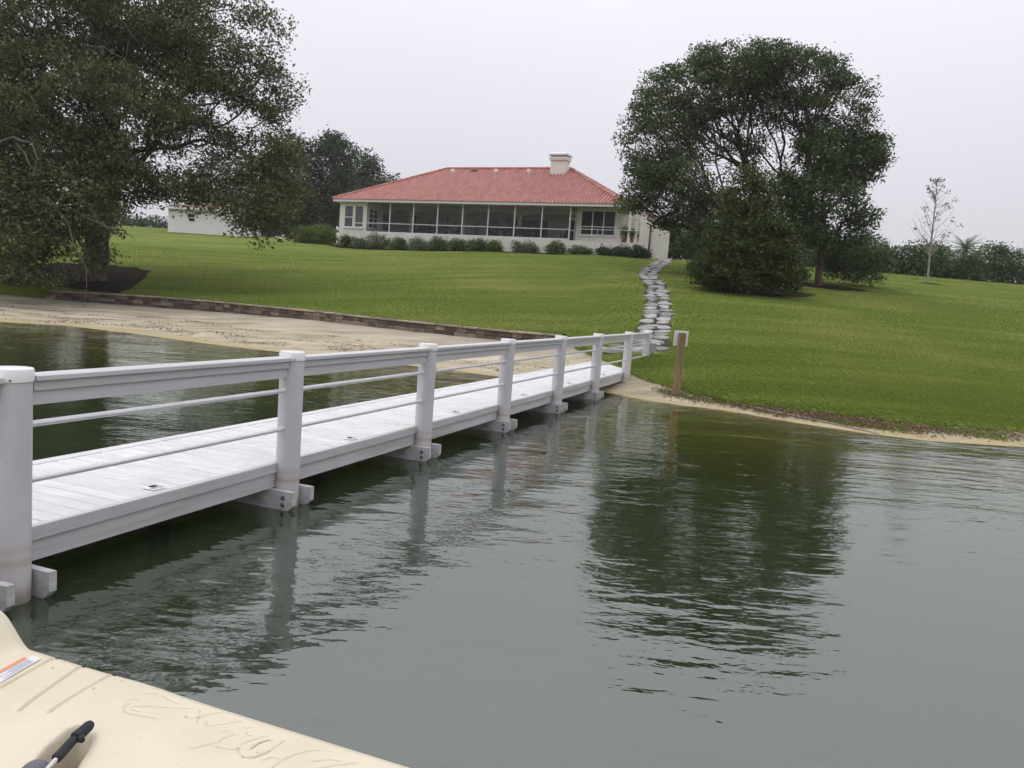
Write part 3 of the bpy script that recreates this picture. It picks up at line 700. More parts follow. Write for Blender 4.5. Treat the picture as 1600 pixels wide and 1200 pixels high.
# sign post at the water's edge
sp = np.array([*atz(1055, 623, 0.03)[:2], 0]); sgz = ground_at(sp[0], sp[1])
sg = empty('sign_post', (sp[0], sp[1], sgz), 0.12); tag(sg, 'square wooden post with white sign standing at the water edge', 'sign post')
bpost = MB().box(-0.066, 0.066, -0.065, 0.065, -0.4, 1.33, 0.008); bpost.v = [(x+0.018*z, y, z) for x, y, z in bpost.v]; bpost.build('post', M['wood'], sg)
MB().box(-0.13, 0.18, 0.072, 0.080, 1.045, 1.37).build('sign_panel', M['sign'], sg)
MB().box(-0.090, 0.140, 0.0805, 0.083, 1.07, 1.335).build('sign_face', M['white'], sg)
# pale stick lying in the shallows
st = []
for q in [(1150, 637), (1200, 646), (1260, 656), (1330, 668), (1375, 677)]:
    a = atz(*q, 0.03); st.append((a[0], a[1], max(ground_at(a[0], a[1]), 0.0)+0.012+random.uniform(0, .01)))
tag(MB().tube(st, [0.016, 0.018, 0.016, 0.013, 0.007], 7).build('drift_stick', M['palebark']), 'long pale stick lying along the waterline below the leaf litter', 'stick')

# ------------------------------------------------------------------ house
HB = 5.4
house = empty('house', (hc[0], hc[1], HB), math.atan2(he[1], he[0]))
tag(house, 'cream stucco house with red tiled hip roof and screened porch', 'house')
def hp(mb, name, m, parent=None, smooth=False):
    """part given in (u, v, world z)"""
    mb.v = [(x, y, z-HB) for x, y, z in mb.v]; return mb.build(name, m, parent or house, smooth=smooth)
ZF, ZE = 6.54, 9.14
UL, UR, DD, ZR = -21.27, 4.2, 6.94, 12.79
VE = -0.5
wl = hp(MB().box(-20.85, -18.12, 0, 13.2, 4.8, ZE-0.06), 'wing_wall', M['stucco'])
wr = hp(MB().box(0.05, 3.75, 1.2, 13.2, 4.8, ZE-0.06), 'wing_wall', M['stucco'])
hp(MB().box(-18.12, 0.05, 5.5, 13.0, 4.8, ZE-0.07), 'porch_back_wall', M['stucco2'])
hp(MB().box(-18.12, 0.0, -0.12, 5.5, 4.8, ZF), 'porch_base_wall', M['stucco'])
hp(MB().box(0.001, 5.6, -0.10, 1.2, 4.8, ZF-0.06), 'terrace_base_wall', M['stucco'])
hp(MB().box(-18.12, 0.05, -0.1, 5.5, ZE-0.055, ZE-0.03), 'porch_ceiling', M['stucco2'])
# roof body and tiles
rf = MB().add([(UL, VE, ZE), (UR, VE, ZE), (UR, VE+2*DD, ZE), (UL, VE+2*DD, ZE), (UL+DD, VE+DD, ZR-.04), (UR-DD, VE+DD, ZR-.04)],
              [[0, 1, 5, 4], [1, 2, 5], [2, 3, 4, 5], [3, 0, 4], [3, 2, 1, 0]])
roof = hp(rf, 'roof', M['underlay'])
def tile_slope(E0, adir, inward, L):
    v = []; q = []; pitch = (ZR-ZE)/DD; wcol = 0.285; run = 0.40
    E0 = np.array(E0); adir = np.array(adir); inward = np.array(inward)
    ncol = int(L/wcol); wcol = L/ncol
    for c in range(ncol):
        s = (c+0.5)*wcol; rm = min(s, L-s, DD)
        r0 = -0.10
        while r0 < rm-0.05:
            r1 = min(r0+run+0.05, rm); o = len(v)
            for rr, lift, wd in ((r0, 0.014, 0.112), (r1, 0.0, 0.105)):
                for a in (0, 45, 90, 135, 180):
                    cx = math.cos(math.radians(a))*wd; cz = math.sin(math.radians(a))*0.095
                    p = E0+adir*(s+cx)+inward*rr; v.append((p[0], p[1], ZE+rr*pitch+cz+lift-0.01))
            for k in range(4): q.append([o+k, o+k+1, o+5+k+1, o+5+k])
            r0 += run
    return v, q
tv, tq = [], []
for E0, ad, inw, L_ in (((UL, VE), (1, 0), (0, 1), UR-UL), ((UR, VE), (0, 1), (-1, 0), 2*DD), ((UR, VE+2*DD), (-1, 0), (0, -1), UR-UL), ((UL, VE+2*DD), (0, -1), (1, 0), 2*DD)):
    a, b = tile_slope(E0, ad, inw, L_); o = len(tv); tv += a; tq += [[i+o for i in k] for k in b]
t_ = link('roof_tiles', meshdata('roof_tiles', [(x, y, z-HB) for x, y, z in tv], tq, M['tile'], True), house); t_['kind'] = 'stuff'
for a, b in (((UL, VE, ZE), (UL+DD, VE+DD, ZR)), ((UR, VE, ZE), (UR-DD, VE+DD, ZR)), ((UR, VE+2*DD, ZE), (UR-DD, VE+DD, ZR)), ((UL, VE+2*DD, ZE), (UL+DD, VE+DD, ZR)), ((UL+DD, VE+DD, ZR), (UR-DD, VE+DD, ZR))):
    a, b = np.array(a), np.array(b); n = int(np.linalg.norm(b-a)/0.42); mb = MB()
    for k in range(n):
        mb.tube([a+(b-a)*(k/n)+[0, 0, .06], a+(b-a)*((k+1.08)/n)+[0, 0, .045]], [0.145, 0.12], 8)
    o = hp(mb, 'ridge_caps', M['tile'], roof); o['kind'] = 'stuff'
# fascia and gutter
hp(MB().box(UL+.02, UR-.02, VE+0.001, VE+0.10, ZE-0.20, ZE-0.005), 'fascia', M['white'])
hp(MB().box(UL+0.02, UL+0.12, VE+0.101, VE+2*DD, ZE-0.20, ZE-0.006), 'fascia', M['white'])
hp(MB().box(UR-0.12, UR-0.02, VE+0.101, VE+2*DD, ZE-0.20, ZE-0.006), 'fascia', M['white'])
hp(MB().box(UL+.1, UR-.1, VE+0.101, 0.9, ZE-0.05, ZE-0.022), 'soffit', M['white'])
# chimney
ch = hp(MB().box(-4.05, -2.75, 5.2, 6.1, 11.4, 13.45), 'chimney', M['stucco'])
hp(MB().box(-4.15, -2.65, 5.1, 6.2, 13.30, 13.46), 'chimney_band', M['stucco'], ch)
hp(MB().box(-4.17, -2.63, 5.08, 6.22, 13.461, 13.56), 'chimney_collar', M['white'], ch)
hp(MB().box(-4.05, -2.75, 5.2, 6.1, 13.561, 13.66), 'chimney_gap_shade', M['black'], ch)  # solid black block paints the shade of the open gap under the cap
mb = MB().box(-4.2, -2.6, 5.05, 6.25, 13.661, 13.80); mb.add([(-4.2, 5.05, 13.80), (-2.6, 5.05, 13.80), (-2.6, 6.25, 13.80), (-4.2, 6.25, 13.80), (-3.9, 5.35, 13.98), (-2.9, 5.35, 13.98), (-2.9, 5.95, 13.98), (-3.9, 5.95, 13.98)], [[0, 1, 5, 4], [1, 2, 6, 5], [2, 3, 7, 6], [3, 0, 4, 7], [4, 5, 6, 7]])
hp(mb, 'chimney_cap', M['alu'], ch)
# roof vents near the ridge
for u, m_, wd in ((-13.4, 'white', .26), (-11.3, 'brownroof', .5), (-9.2, 'white', .26), (-6.2, 'white', .26)):
    v0 = 5.75; z0 = ZE+(v0-VE)*(ZR-ZE)/DD
    hp(MB().box(u-wd/2, u+wd/2, v0-.15, v0+.15, z0-.1, z0+0.24, 0.04), 'roof_vent', M[m_], roof)
# window builder on a wall facing -v (front) or +u (side)
def window(u0, u1, z0, z1, v, lights=1, bars=(), m='glass', side=False, fr=0.07, frame='white', door=False):
    def bx(a0, a1, d0, d1, zz0, zz1):
        return MB().box(a0, a1, v-d1, v-d0, zz0, zz1) if not side else MB().box(v+d0, v+d1, a0, a1, zz0, zz1)
    mb = bx(u0, u1, 0, 0.05, z0, z0+fr)
    for (a, b, c, d) in ((u0, u1, z1-fr, z1), (u0, u0+fr, z0+fr, z1-fr), (u1-fr, u1, z0+fr, z1-fr)):
        k = bx(a, b, 0, 0.05, c, d); mb.add(k.v, k.f)
    wd = (u1-u0-2*fr)/lights
    for i in range(1, lights):
        k = bx(u0+fr+wd*i-fr/2, u0+fr+wd*i+fr/2, 0, 0.048, z0+fr, z1-fr); mb.add(k.v, k.f)
    win = hp(mb, 'door' if door else 'window', M[frame])
    for i in range(lights):
        a = u0+fr+wd*i+(fr/2 if i else 0)+.001; b = u0+fr+wd*(i+1)-(fr/2 if i < lights-1 else 0)-.001
        hp(bx(a, b, 0.004, 0.014, z0+fr+.001, z1-fr-.001), 'pane', M[m], win)
        for zb in bars: hp(bx(a, b, 0.0145, 0.044, zb-.03, zb+.03), 'glazing_bar', M[frame], win)
    if not door:
        hp(bx(u0-.06, u1+.06, 0, 0.10, z0-.07, z0-.001), 'sill', M['white'], win)
    return win
window(-20.35, -19.42, 6.86, 8.70, 0, 1, (7.72,)); window(-19.30, -18.38, 6.86, 8.70, 0, 1, (7.25,), m='glass')
window(0.42, 3.16, 7.02, 8.86, 1.2, 3, (7.66,))
window(0.30, 1.6, 6.9, 8.5, -18.12, 2, (7.3, 7.75, 8.15), side=True)
window(2.3, 3.6, 6.9, 8.5, -18.12, 1, (7.7,), side=True)
window(-18.0+.5, -16.6, ZF+.02, 8.62, 5.5, 1, door=True)
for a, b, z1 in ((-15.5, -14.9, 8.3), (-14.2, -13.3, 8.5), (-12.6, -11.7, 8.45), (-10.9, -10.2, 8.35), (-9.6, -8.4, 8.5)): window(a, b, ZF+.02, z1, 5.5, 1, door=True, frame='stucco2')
window(-8.0, -3.9, ZF+.02, 8.55, 5.5, 3, door=True)
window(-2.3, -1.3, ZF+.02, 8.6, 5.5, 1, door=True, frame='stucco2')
# arcade of columns and arches inside the porch
cols = [-17.9, -15.8, -10.7, -5.55, -0.35]
for u in cols[1:]:
    c = hp(MB().lathe([(0.24, ZF), (0.24, ZF+.12), (0.19, ZF+.16), (0.17, 8.32), (0.22, 8.36), (0.22, 8.44)], 14, (u, 3.3)), 'column', M['stucco'], smooth=True)
for a, b in zip(cols[:-1], cols[1:]):
    poly = [(a+.0, ZE-.06), (a, 8.44)]
    for k in range(13): t = math.pi*(1-k/12); poly.append(((a+b)/2+(b-a-.36)/2*math.cos(t), 8.44+0.36*math.sin(t)))
    poly += [(b, 8.44), (b, ZE-.06)]
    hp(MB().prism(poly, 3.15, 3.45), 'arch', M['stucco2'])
# screen enclosure
bay = 2.258119
us = [-18.1]+[-bay*(7-i) for i in range(8)]
hp(MB().box(-18.1, 0.03, -0.03, 0.03, ZE-0.10, ZE-0.055), 'screen_header', M['alu'])
hp(MB().box(-18.1, 0.03, -0.03, 0.03, ZF+.001, ZF+0.06), 'screen_sill', M['alu'])
for i, u in enumerate(us):
    if i: hp(MB().box(u-.045, u+.045, -0.045, 0.045, ZF+.061, ZE-.101), 'screen_post', M['alu'])
    if i < len(us)-1:
        a, b = us[i]+.046, us[i+1]-.046
        r_ = hp(MB().box(a, b, -.022, .022, 7.25, 7.31), 'chair_rail', M['alu'])
        hp(MB().box(a, b, -.0015, .0015, ZF+.061, 7.249), 'screen_panel', M['screen']); hp(MB().box(a, b, -.0015, .0015, 7.311, ZE-.101), 'screen_panel', M['screen'])
# return of the enclosure with its door
hp(MB().box(-.001, .001, .05, 1.19, ZF, ZE-.1), 'screen_panel', M['screen'])
for a, b, c, d in ((.05, .12, ZF, ZE-.1), (1.08, 1.15, ZF, 8.7), (.121, 1.079, 8.62, 8.69), (.121, 1.079, 8.1, 8.16), (.121, 1.079, 7.25, 7.31)): hp(MB().box(-.03, .03, a, b, c, d), 'screen_door_frame', M['alu'])
# terrace at the right: posts, handrail, sloping screen wall and downspout
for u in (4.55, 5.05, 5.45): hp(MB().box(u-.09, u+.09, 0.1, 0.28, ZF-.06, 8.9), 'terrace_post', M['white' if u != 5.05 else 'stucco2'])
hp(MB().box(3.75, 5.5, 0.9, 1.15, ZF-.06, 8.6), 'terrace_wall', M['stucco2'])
hp(MB().tube([(0.6, 0.0, 7.34), (5.4, 0.0, 7.34)], 0.022, 8), 'handrail', M['white'])
for u in (0.6, 2.2, 3.8, 5.4): hp(MB().tube([(u, 0, ZF-.06), (u, 0, 7.34)], 0.018, 8), 'rail_support', M['white'])
hp(MB().prism([(5.66, 4.8), (7.74, 4.8), (7.74, 7.25), (7.1, 7.62), (6.6, 7.75), (5.66, 8.18)], -1.0, -0.78), 'screen_wall', M['stucco'])
hp(MB().box(6.38, 6.48, -1.06, -1.001, 5.9, 7.66), 'downspout', M['brownbark'])
mb = MB(); mb.tube([(2.67, 1.19, 6.40), (2.67, 1.12, 6.40)], 0.09, 12)
hp(MB().tube([(2.67, -0.10, 6.30), (2.67, -0.15, 6.30)], 0.09, 12), 'drain_vent', M['grey'])
hp(MB().tube([(3.9, 1.13, 6.3), (3.9, 1.13, 9.0)], 0.05, 8), 'downspout', M['white'])

# porch furniture, seen darkly through the screen
def hworld(u, v, z): p = HW(u, v); return (p[0], p[1], z)
HR = math.atan2(he[1], he[0])
def patio_chair(u, v, rot, label):
    c = empty('patio_chair', hworld(u, v, ZF), HR+rot); tag(c, label, 'chair', 'dark chairs on the screened porch')
    MB().box(-.28, .28, -.28, .28, .38, .46, .02).build('seat', M['wicker'], c)
    bk = MB().box(-.28, .28, .22, .29, .46, .95, .02); bk.v = [(x, y+(z-.46)*.18, z) for x, y, z in bk.v]; bk.build('backrest', M['wicker'], c)
    for s_ in (-1, 1):
        MB().box(s_*.28-.03, s_*.28+.03, -.26, .24, .60, .65, .01).build('armrest', M['wicker'], c)
        for y in (-.24, .24): MB().box(s_*.27-.025, s_*.27+.025, y-.025, y+.025, 0, .60).build('leg', M['wicker'], c)
def patio_table(u, v, label):
    c = empty('patio_table', hworld(u, v, ZF), HR); tag(c, label, 'table', 'tables on the screened porch')
    MB().lathe([(0.62, .70), (0.64, .72), (0.64, .74), (0.62, .75)], 20).build('tabletop', M['wicker'], c); MB().lathe([(0.30, 0), (0.28, .03), (0.06, .06), (0.05, .699)], 14).build('pedestal', M['wicker'], c)
patio_table(-11.6, 1.9, 'round dark table left of centre behind the porch screen')
patio_chair(-12.7, 1.8, math.pi/2, 'dark porch chair left of the left-hand round table'); patio_chair(-10.5, 1.9, -math.pi/2, 'dark porch chair right of the left-hand round table')
patio_table(-6.3, 2.0, 'round dark table right of centre behind the porch screen')
patio_chair(-7.4, 2.0, math.pi/2, 'dark porch chair left of the right-hand round table'); patio_chair(-5.1, 1.7, -math.pi/2, 'dark porch chair right of the right-hand round table')
patio_chair(-14.2, 2.3, 0.3, 'leftmost dark chair on the screened porch'); patio_chair(-1.2, 2.4, -0.4, 'rightmost dark chair on the screened porch beside the wing')

# ------------------------------------------------------------------ shed
sb = on_ground(262, 362.5); sh0 = np.array(sb[:2]); s1 = aty(372, 369, sb[1]-1.0)[:2]; sd = s1-sh0; SL = np.hypot(*sd); SR = math.atan2(sd[1], sd[0]); SZ = sb[2]
shed = empty('shed', (sh0[0], sh0[1], SZ), SR); tag(shed, 'white clapboard shed with low brown roof behind the oak', 'shed')
MB().box(0, SL, 0.02, 4.5, -0.8, 2.28).build('wall', M['white'], shed)
mb = MB()
for k in range(14): z = 0.02+k*0.16; mb.add([(0, 0.0, z), (SL, 0.0, z), (SL, 0.017, z+.158), (0, 0.017, z+.158), (0, .02, z), (SL, .02, z)], [[0, 1, 2, 3], [0, 4, 5, 1]])
o = mb.build('clapboards', M['white'], shed); o['kind'] = 'stuff'
mb = MB().add([(-.35, -.4, 2.30), (SL+.35, -.4, 2.30), (SL+.35, 4.9, 2.30), (-.35, 4.9, 2.30), (1.9, 2.25, 3.05), (SL-1.9, 2.25, 3.05)], [[0, 1, 5, 4], [1, 2, 5], [2, 3, 4, 5], [3, 0, 4], [3, 2, 1, 0]])
rs_ = mb.build('roof', M['brownroof'], shed)
MB().box(-.36, SL+.36, -.42, -.38, 2.14, 2.31).build('fascia', M['white'], shed)
wn_ = MB().box(2.05, 2.75, -.03, 0.0, 1.05, 1.85).build('window', M['white'], shed)
for z0, z1 in ((1.12, 1.42), (1.48, 1.79)): MB().box(2.12, 2.68, -.04, -.031, z0, z1).build('pane', M['black'], wn_)

# small pump housing at the house corner
pb = on_ground(517, 374); po = empty('utility_box', (pb[0], pb[1], pb[2]), HR); tag(po, 'small pale box with green lid at the left house corner', 'utility box')
MB().box(-.2, .2, -.2, .2, -.2, .40).build('body', M['stucco'], po); MB().box(-.25, .25, -.25, .25, .401, .47, .02).build('lid', M['greenpaint'], po)

# potted plants on the terrace
# ------------------------------------------------------------------ trees and shrubs
def mst(start, parents, pts, bf, seed_len):
    """grow a branching skeleton: each point joins the tree where new length plus a share of the way to the root is least"""
    nodes = [np.array(p, float) for p in start]; par_ = list(parents); pl = list(seed_len)
    pts = np.asarray(pts, float); n = len(pts); best = np.full(n, 1e9); bp = np.zeros(n, int); alive = np.ones(n, bool)
    for i, p in enumerate(nodes):
        c = np.linalg.norm(pts-p, axis=1)+bf*pl[i]; m = c < best; best[m] = c[m]; bp[m] = i
    for _ in range(n):
        k = int(np.argmin(np.where(alive, best, 1e9))); alive[k] = False
        p = pts[k]; b = bp[k]; nodes.append(p); par_.append(b); pl.append(pl[b]+np.linalg.norm(p-nodes[b])); i = len(nodes)-1
        c = np.linalg.norm(pts-p, axis=1)+bf*pl[i]; m = c < best; best[m] = c[m]; bp[m] = i
    return np.array(nodes), np.array(par_)
def wood_mesh(nodes, par_, r_tip, power, rmax, trunk_r=None, wiggle=0.06):
    n = len(nodes); cnt = np.zeros(n); has = np.zeros(n, bool); has[par_[par_ >= 0]] = True; cnt[~has] = 1
    for i in range(n-1, 0, -1):
        if par_[i] >= 0: cnt[par_[i]] += cnt[i]
    rad = np.minimum(r_tip*np.maximum(cnt, 1)**power, rmax)
    if trunk_r is not None:
        for i, r_ in enumerate(trunk_r): rad[i] = r_
    v = []; q = []
    for i in range(1, n):
        j = par_[i]
        if j < 0: continue
        a, b = nodes[j], nodes[i]; d = b-a; L_ = np.linalg.norm(d)
        if L_ < 1e-4: continue
        ra = min(rad[j], rad[i]*1.5) if not (trunk_r is not None and i < len(trunk_r)) else rad[j]
        k = 10 if ra > 0.12 else (6 if ra > 0.04 else 4)
        mid = (a+b)/2+RNG.normal(size=3)*L_*wiggle; d /= L_; x = np.cross(d, [0.31, 0.2, 0.93]); x /= np.linalg.norm(x)+1e-9; y = np.cross(d, x)
        o = len(v)
        for p, r_ in ((a, ra), (mid, (ra+rad[i])/2), (b, rad[i])):
            for m in range(k): t = 2*math.pi*m/k; v.append(p+r_*(math.cos(t)*x+math.sin(t)*y))
        for s in range(2):
            for m in range(k): q.append((o+s*k+m, o+s*k+(m+1) % k, o+(s+1)*k+(m+1) % k, o+(s+1)*k+m))
    return np.array(v), np.array(q), ~has
def lobe_points(lobes, n, p=2.0, jit=1.0):
    """lobes: (centre, (rx, ry, rz), weight); p<3 keeps more points inside, large p pushes them to the skin"""
    w_ = np.array([l[2]*(l[1][0]*l[1][1]*l[1][2])**0.67 for l in lobes]); w_ /= w_.sum(); out = []
    idx = RNG.choice(len(lobes), n, p=w_)
    for i in idx:
        c, r_, _ = lobes[i]; d = RNG.normal(size=3); d /= np.linalg.norm(d); out.append(np.array(c)+d*np.array(r_)*RNG.uniform()**(1/p))
    return np.array(out)
def voids(p, s):
    x, y, z = (p*s).T; return (np.sin(x*1.7+y*.9+1)+np.sin(y*1.9-z*1.3+.4)+np.sin(z*2.1+x*.8+2.2)+.6*np.sin(x*3.3-z*2.7))/2.4
def tree(name, label, cat, base, trunk, trunk_r, lobes, n, leaf, per, spread, mleaf, mbark, bf=0.4, p=3.0, rtip=0.012, power=0.48, rmax=0.3, aspect=0.5, droop=0.3, group=None, inner=0.25, zmin=None, flat=0.7, clumpvar=0.6, hole=None):
    t = empty(name, base); tag(t, label, cat, group); base = np.array(base, float)
    tr = [np.array(q, float) for q in trunk]; pl = [0.0]
    for a, b in zip(tr[:-1], tr[1:]): pl.append(pl[-1]+np.linalg.norm(b-a)*0.4)
    tips = lobe_points(lobes, n, p); mids = lobe_points([(np.array(c)*0.8+np.array(tr[-1])*0.2, np.array(r_)*0.75, w_) for c, r_, w_ in lobes], int(n*inner), 3.0)
    if hole: tips = tips[voids(tips, hole[0]) > hole[1]]
    pts = np.concatenate([tips, mids])
    if zmin is not None: pts = pts[pts[:, 2] > zmin(pts[:, 0], pts[:, 1]) if callable(zmin) else pts[:, 2] > zmin]
    nodes, par_ = mst(tr, [-1]+list(range(len(tr)-1)), pts, bf, pl)
    v, q, tip = wood_mesh(nodes, par_, rtip, power, rmax, trunk_r)
    link('trunk', quadmesh('trunk', v-base, q, mbark, True), t)
    tp = nodes[tip]; cs = []
    k = np.maximum(3, (per*RNG.uniform(1-clumpvar, 1+clumpvar, len(tp))).astype(int))
    for c, kk in zip(tp, k):
        cs.append(c+np.clip(RNG.normal(size=(kk, 3)), -1.5, 1.5)*spread*np.array([1, 1, flat])*RNG.uniform(0.7, 1.25))
    # a few leaves along the finer branches
    for i in range(len(tr), len(nodes)):
        if not tip[i] and RNG.uniform() < 0.8: cs.append(nodes[i]+RNG.normal(size=(max(3, int(per*0.35)), 3))*spread*0.8)
    cs = np.concatenate(cs)
    if zmin is not None: cs = cs[cs[:, 2] > (zmin(cs[:, 0], cs[:, 1]) if callable(zmin) else zmin)-0.1]
    lv, lq = leafquads(cs, leaf, aspect, droop=droop, sky=1.0)
    link('crown', quadmesh('crown', lv-base, lq, mleaf), t)
    return t
def L(px, py, rx, ry, Yd, rd=None, w_=1.0):
    """a lobe of foliage measured in the photograph and set at distance Yd"""
    c = aty(px, py, Yd); s = Yd/F; return (c, (rx*s, (rd if rd is not None else (rx+ry)/2*s), ry*s), w_)
LM = {
 'oak': leaf_mat('oak_leaves', (0.056, 0.074, 0.026), (0.160, 0.188, 0.078), 0.34, (0.25, 0.26, 0.13)),
 'big': leaf_mat('laurel_leaves', (0.046, 0.070, 0.026), (0.128, 0.165, 0.066), 0.30, (0.19, 0.22, 0.10)),
 'bush': leaf_mat('olive_leaves', (0.028, 0.048, 0.012), (0.098, 0.128, 0.030), 0.28, (0.17, 0.18, 0.05)),
 'small': leaf_mat('glossy_leaves', (0.042, 0.070, 0.024), (0.118, 0.165, 0.062), 0.30, (0.18, 0.22, 0.095)),
 'cedar': leaf_mat('cedar_leaves', (0.040, 0.058, 0.030), (0.092, 0.122, 0.064), 0.22, (0.13, 0.155, 0.08)),
 'greygreen': leaf_mat('grey_green_leaves', (0.105, 0.14, 0.07), (0.25, 0.30, 0.17), 0.3, (0.34, 0.37, 0.24)),
 'midgreen': leaf_mat('mid_green_leaves', (0.055, 0.10, 0.022), (0.145, 0.225, 0.052), 0.3, (0.21, 0.28, 0.075)),
 'darkgreen': leaf_mat('dark_green_leaves', (0.030, 0.050, 0.020), (0.078, 0.112, 0.046), 0.25, (0.13, 0.15, 0.07)),
 'lime': leaf_mat('yellow_green_leaves', (0.075, 0.115, 0.02), (0.17, 0.235, 0.042), 0.3, (0.25, 0.29, 0.06)),
 'hedge': leaf_mat('hedge_leaves', (0.048, 0.086, 0.032), (0.122, 0.182, 0.074), 0.28, (0.18, 0.235, 0.10)),
 'dry': leaf_mat('dry_leaves', (0.12, 0.11, 0.09), (0.24, 0.22, 0.19), 0.2),
}
# big oak on the left
gz = ground_at(*OAK)
oak_l = [L(40, 40, 230, 120, 37), L(230, 20, 170, 110, 39), L(345, 55, 95, 80, 38), L(385, 130, 72, 60, 38), L(270, 170, 150, 60, 37.5), L(395, 230, 62, 66, 37), L(400, 305, 72, 50, 36.5), L(440, 285, 42, 60, 38), L(455, 340, 34, 30, 37.5),
         L(110, 180, 190, 110, 35, None, 1.2), L(50, 300, 130, 80, 33, None, 1.7), L(20, 375, 85, 62, 31.5, None, 1.8), L(90, 395, 62, 50, 32.5, None, 1.6), L(60, 250, 150, 60, 36, None, 1.0), L(40, 425, 60, 26, 32, None, .8), L(135, 335, 75, 34, 33, None, .9), L(175, 395, 26, 14, 34, None, .4), L(190, 275, 110, 45, 35, None, 1.3), L(335, 300, 75, 30, 36.5), L(402, 352, 36, 28, 36, None, .9), L(445, 372, 22, 16, 36.6, None, .6), L(-160, 120, 200, 220, 37, None, .7), L(-150, 330, 160, 90, 34, None, .7), L(230, 300, 70, 18, 38, None, .7), L(60, -170, 300, 130, 38, None, .6), L(150, 100, 220, 150, 43, None, .8)]
x0, y0 = OAK
tree('oak_tree', 'huge spreading dark oak leaning over the left end of the beach', 'tree', (x0, y0, gz), [(x0, y0, gz-.3), (x0+.1, y0, gz+.5), (x0+.35, y0-.1, gz+2.0), (x0+.6, y0, gz+3.4), (x0+.9, y0+.2, gz+5.2)], [0.80, 0.58, 0.50, 0.45, 0.38],
     oak_l, 3000, 0.185, 120, 0.42, LM['oak'], M['bark'], hole=(0.95, -0.34), flat=0.55, bf=0.32, p=3.2, rtip=0.016, power=0.45, rmax=0.42, droop=0.5, zmin=lambda x, y: zlawn(x, y)+0.25)
# grey dead limbs and drooping twigs in its lower skirt
oak = bpy.data.objects['oak_tree']; ob_ = np.array(oak.location)
for Yd, r0, q in ((31.5, .055, [(60, 322), (92, 330), (108, 352), (116, 385), (135, 420)]), (31.8, .05, [(92, 318), (125, 335), (158, 350), (182, 362), (205, 368)]), (31.0, .06, [(-10, 225), (20, 215), (50, 222), (58, 250), (52, 275)]), (31.2, .04, [(20, 215), (40, 240), (48, 262), (75, 272)]),
                 (32, .045, [(112, 300), (140, 322), (152, 345), (160, 352)]), (34, .05, [(150, 160), (165, 172), (205, 162)]), (34.5, .04, [(125, 70), (165, 75), (195, 92)]), (36, .045, [(300, 255), (318, 262), (360, 268)]), (36, .035, [(410, 258), (432, 264), (445, 275)]), (33, .04, [(120, 345), (128, 375), (137, 400), (140, 432)]), (33, .035, [(95, 370), (110, 400), (122, 425)]),
                 (32, .03, [(40, 300), (70, 312), (95, 345)]), (31.6, .03, [(0, 350), (30, 362), (70, 372)]), (35, .04, [(180, 20), (195, 40), (212, 62)])):
    pt = []
    for k in range(len(q)-1):
        for t in (0, .5): pt.append(aty(q[k][0]*(1-t)+q[k+1][0]*t, q[k][1]*(1-t)+q[k+1][1]*t, Yd+.15*math.sin(k*2+t*3))-ob_+RNG.normal(size=3)*.02)
    mb = MB(); pt.append(aty(*q[-1], Yd)-ob_); mb.tube(pt, list(np.linspace(r0, r0*.35, len(pt))), 6)
    for k in range(2, len(pt), 2):
        e = pt[k]+RNG.normal(size=3)*[.5, .3, .35]-[0, 0, .2]; mb.tube([pt[k], (pt[k]+e)/2+RNG.normal(size=3)*.06, e], [r0*.35, r0*.28, r0*.15], 5)
    mb.build('dead_branch', M['deadwood'], oak, smooth=True)
# tall round-headed tree on the right
bx_, by_ = 15.05, 45.5; bz = ground_at(bx_, by_)
big_l = [L(1195, 98, 70, 40, 45, 3.2), L(1200, 150, 80, 40, 44.5, 2.5, .25), L(1075, 140, 85, 60, 45, 3.2), L(1150, 105, 90, 48, 45, 3.2), L(1240, 115, 95, 45, 45, 3.2), L(1300, 165, 68, 62, 45, 3.0), L(1030, 215, 66, 75, 45, 3.2), L(1340, 240, 48, 50, 45, 3), L(1008, 278, 40, 46, 44, 2.6), L(1062, 280, 66, 60, 43, 2.6), L(1072, 328, 44, 30, 43.5, 2.2), L(1110, 320, 55, 50, 43, 2.5), L(1130, 200, 80, 70, 48, 3, .45), L(1220, 210, 110, 80, 47.5, 3, .22), L(1098, 372, 32, 36, 43, 1.6, .7), L(985, 308, 26, 22, 44, 1.6, .8), L(1008, 318, 36, 20, 44, 1.4, 1.3), L(1045, 340, 26, 16, 44, 1.4, 1.0)]
def tighten(lobes, px, dy=0.0):
    return [(np.array(c)-[0, 0, dy], tuple(max(x-px*c[1]/F, 0.4*x) for x in r_), w_) for c, r_, w_ in lobes]
big_l = tighten(big_l, 10, 0.28)
tree('shade_tree', 'tall round-headed tree with fanning branches right of the house', 'tree', (bx_, by_, bz), [(bx_, by_, bz-.2), (bx_, by_, bz+.8), (bx_-.1, by_, bz+1.7)], [0.55, 0.42, 0.4],
     big_l, 1900, 0.175, 76, 0.37, LM['big'], M['brownbark'], hole=(1.25, -0.45), flat=0.5, bf=0.75, p=5.0, rtip=0.016, power=0.42, rmax=0.34, droop=0.2, inner=0.12, zmin=lambda x, y: zlawn(x, y)+0.5)
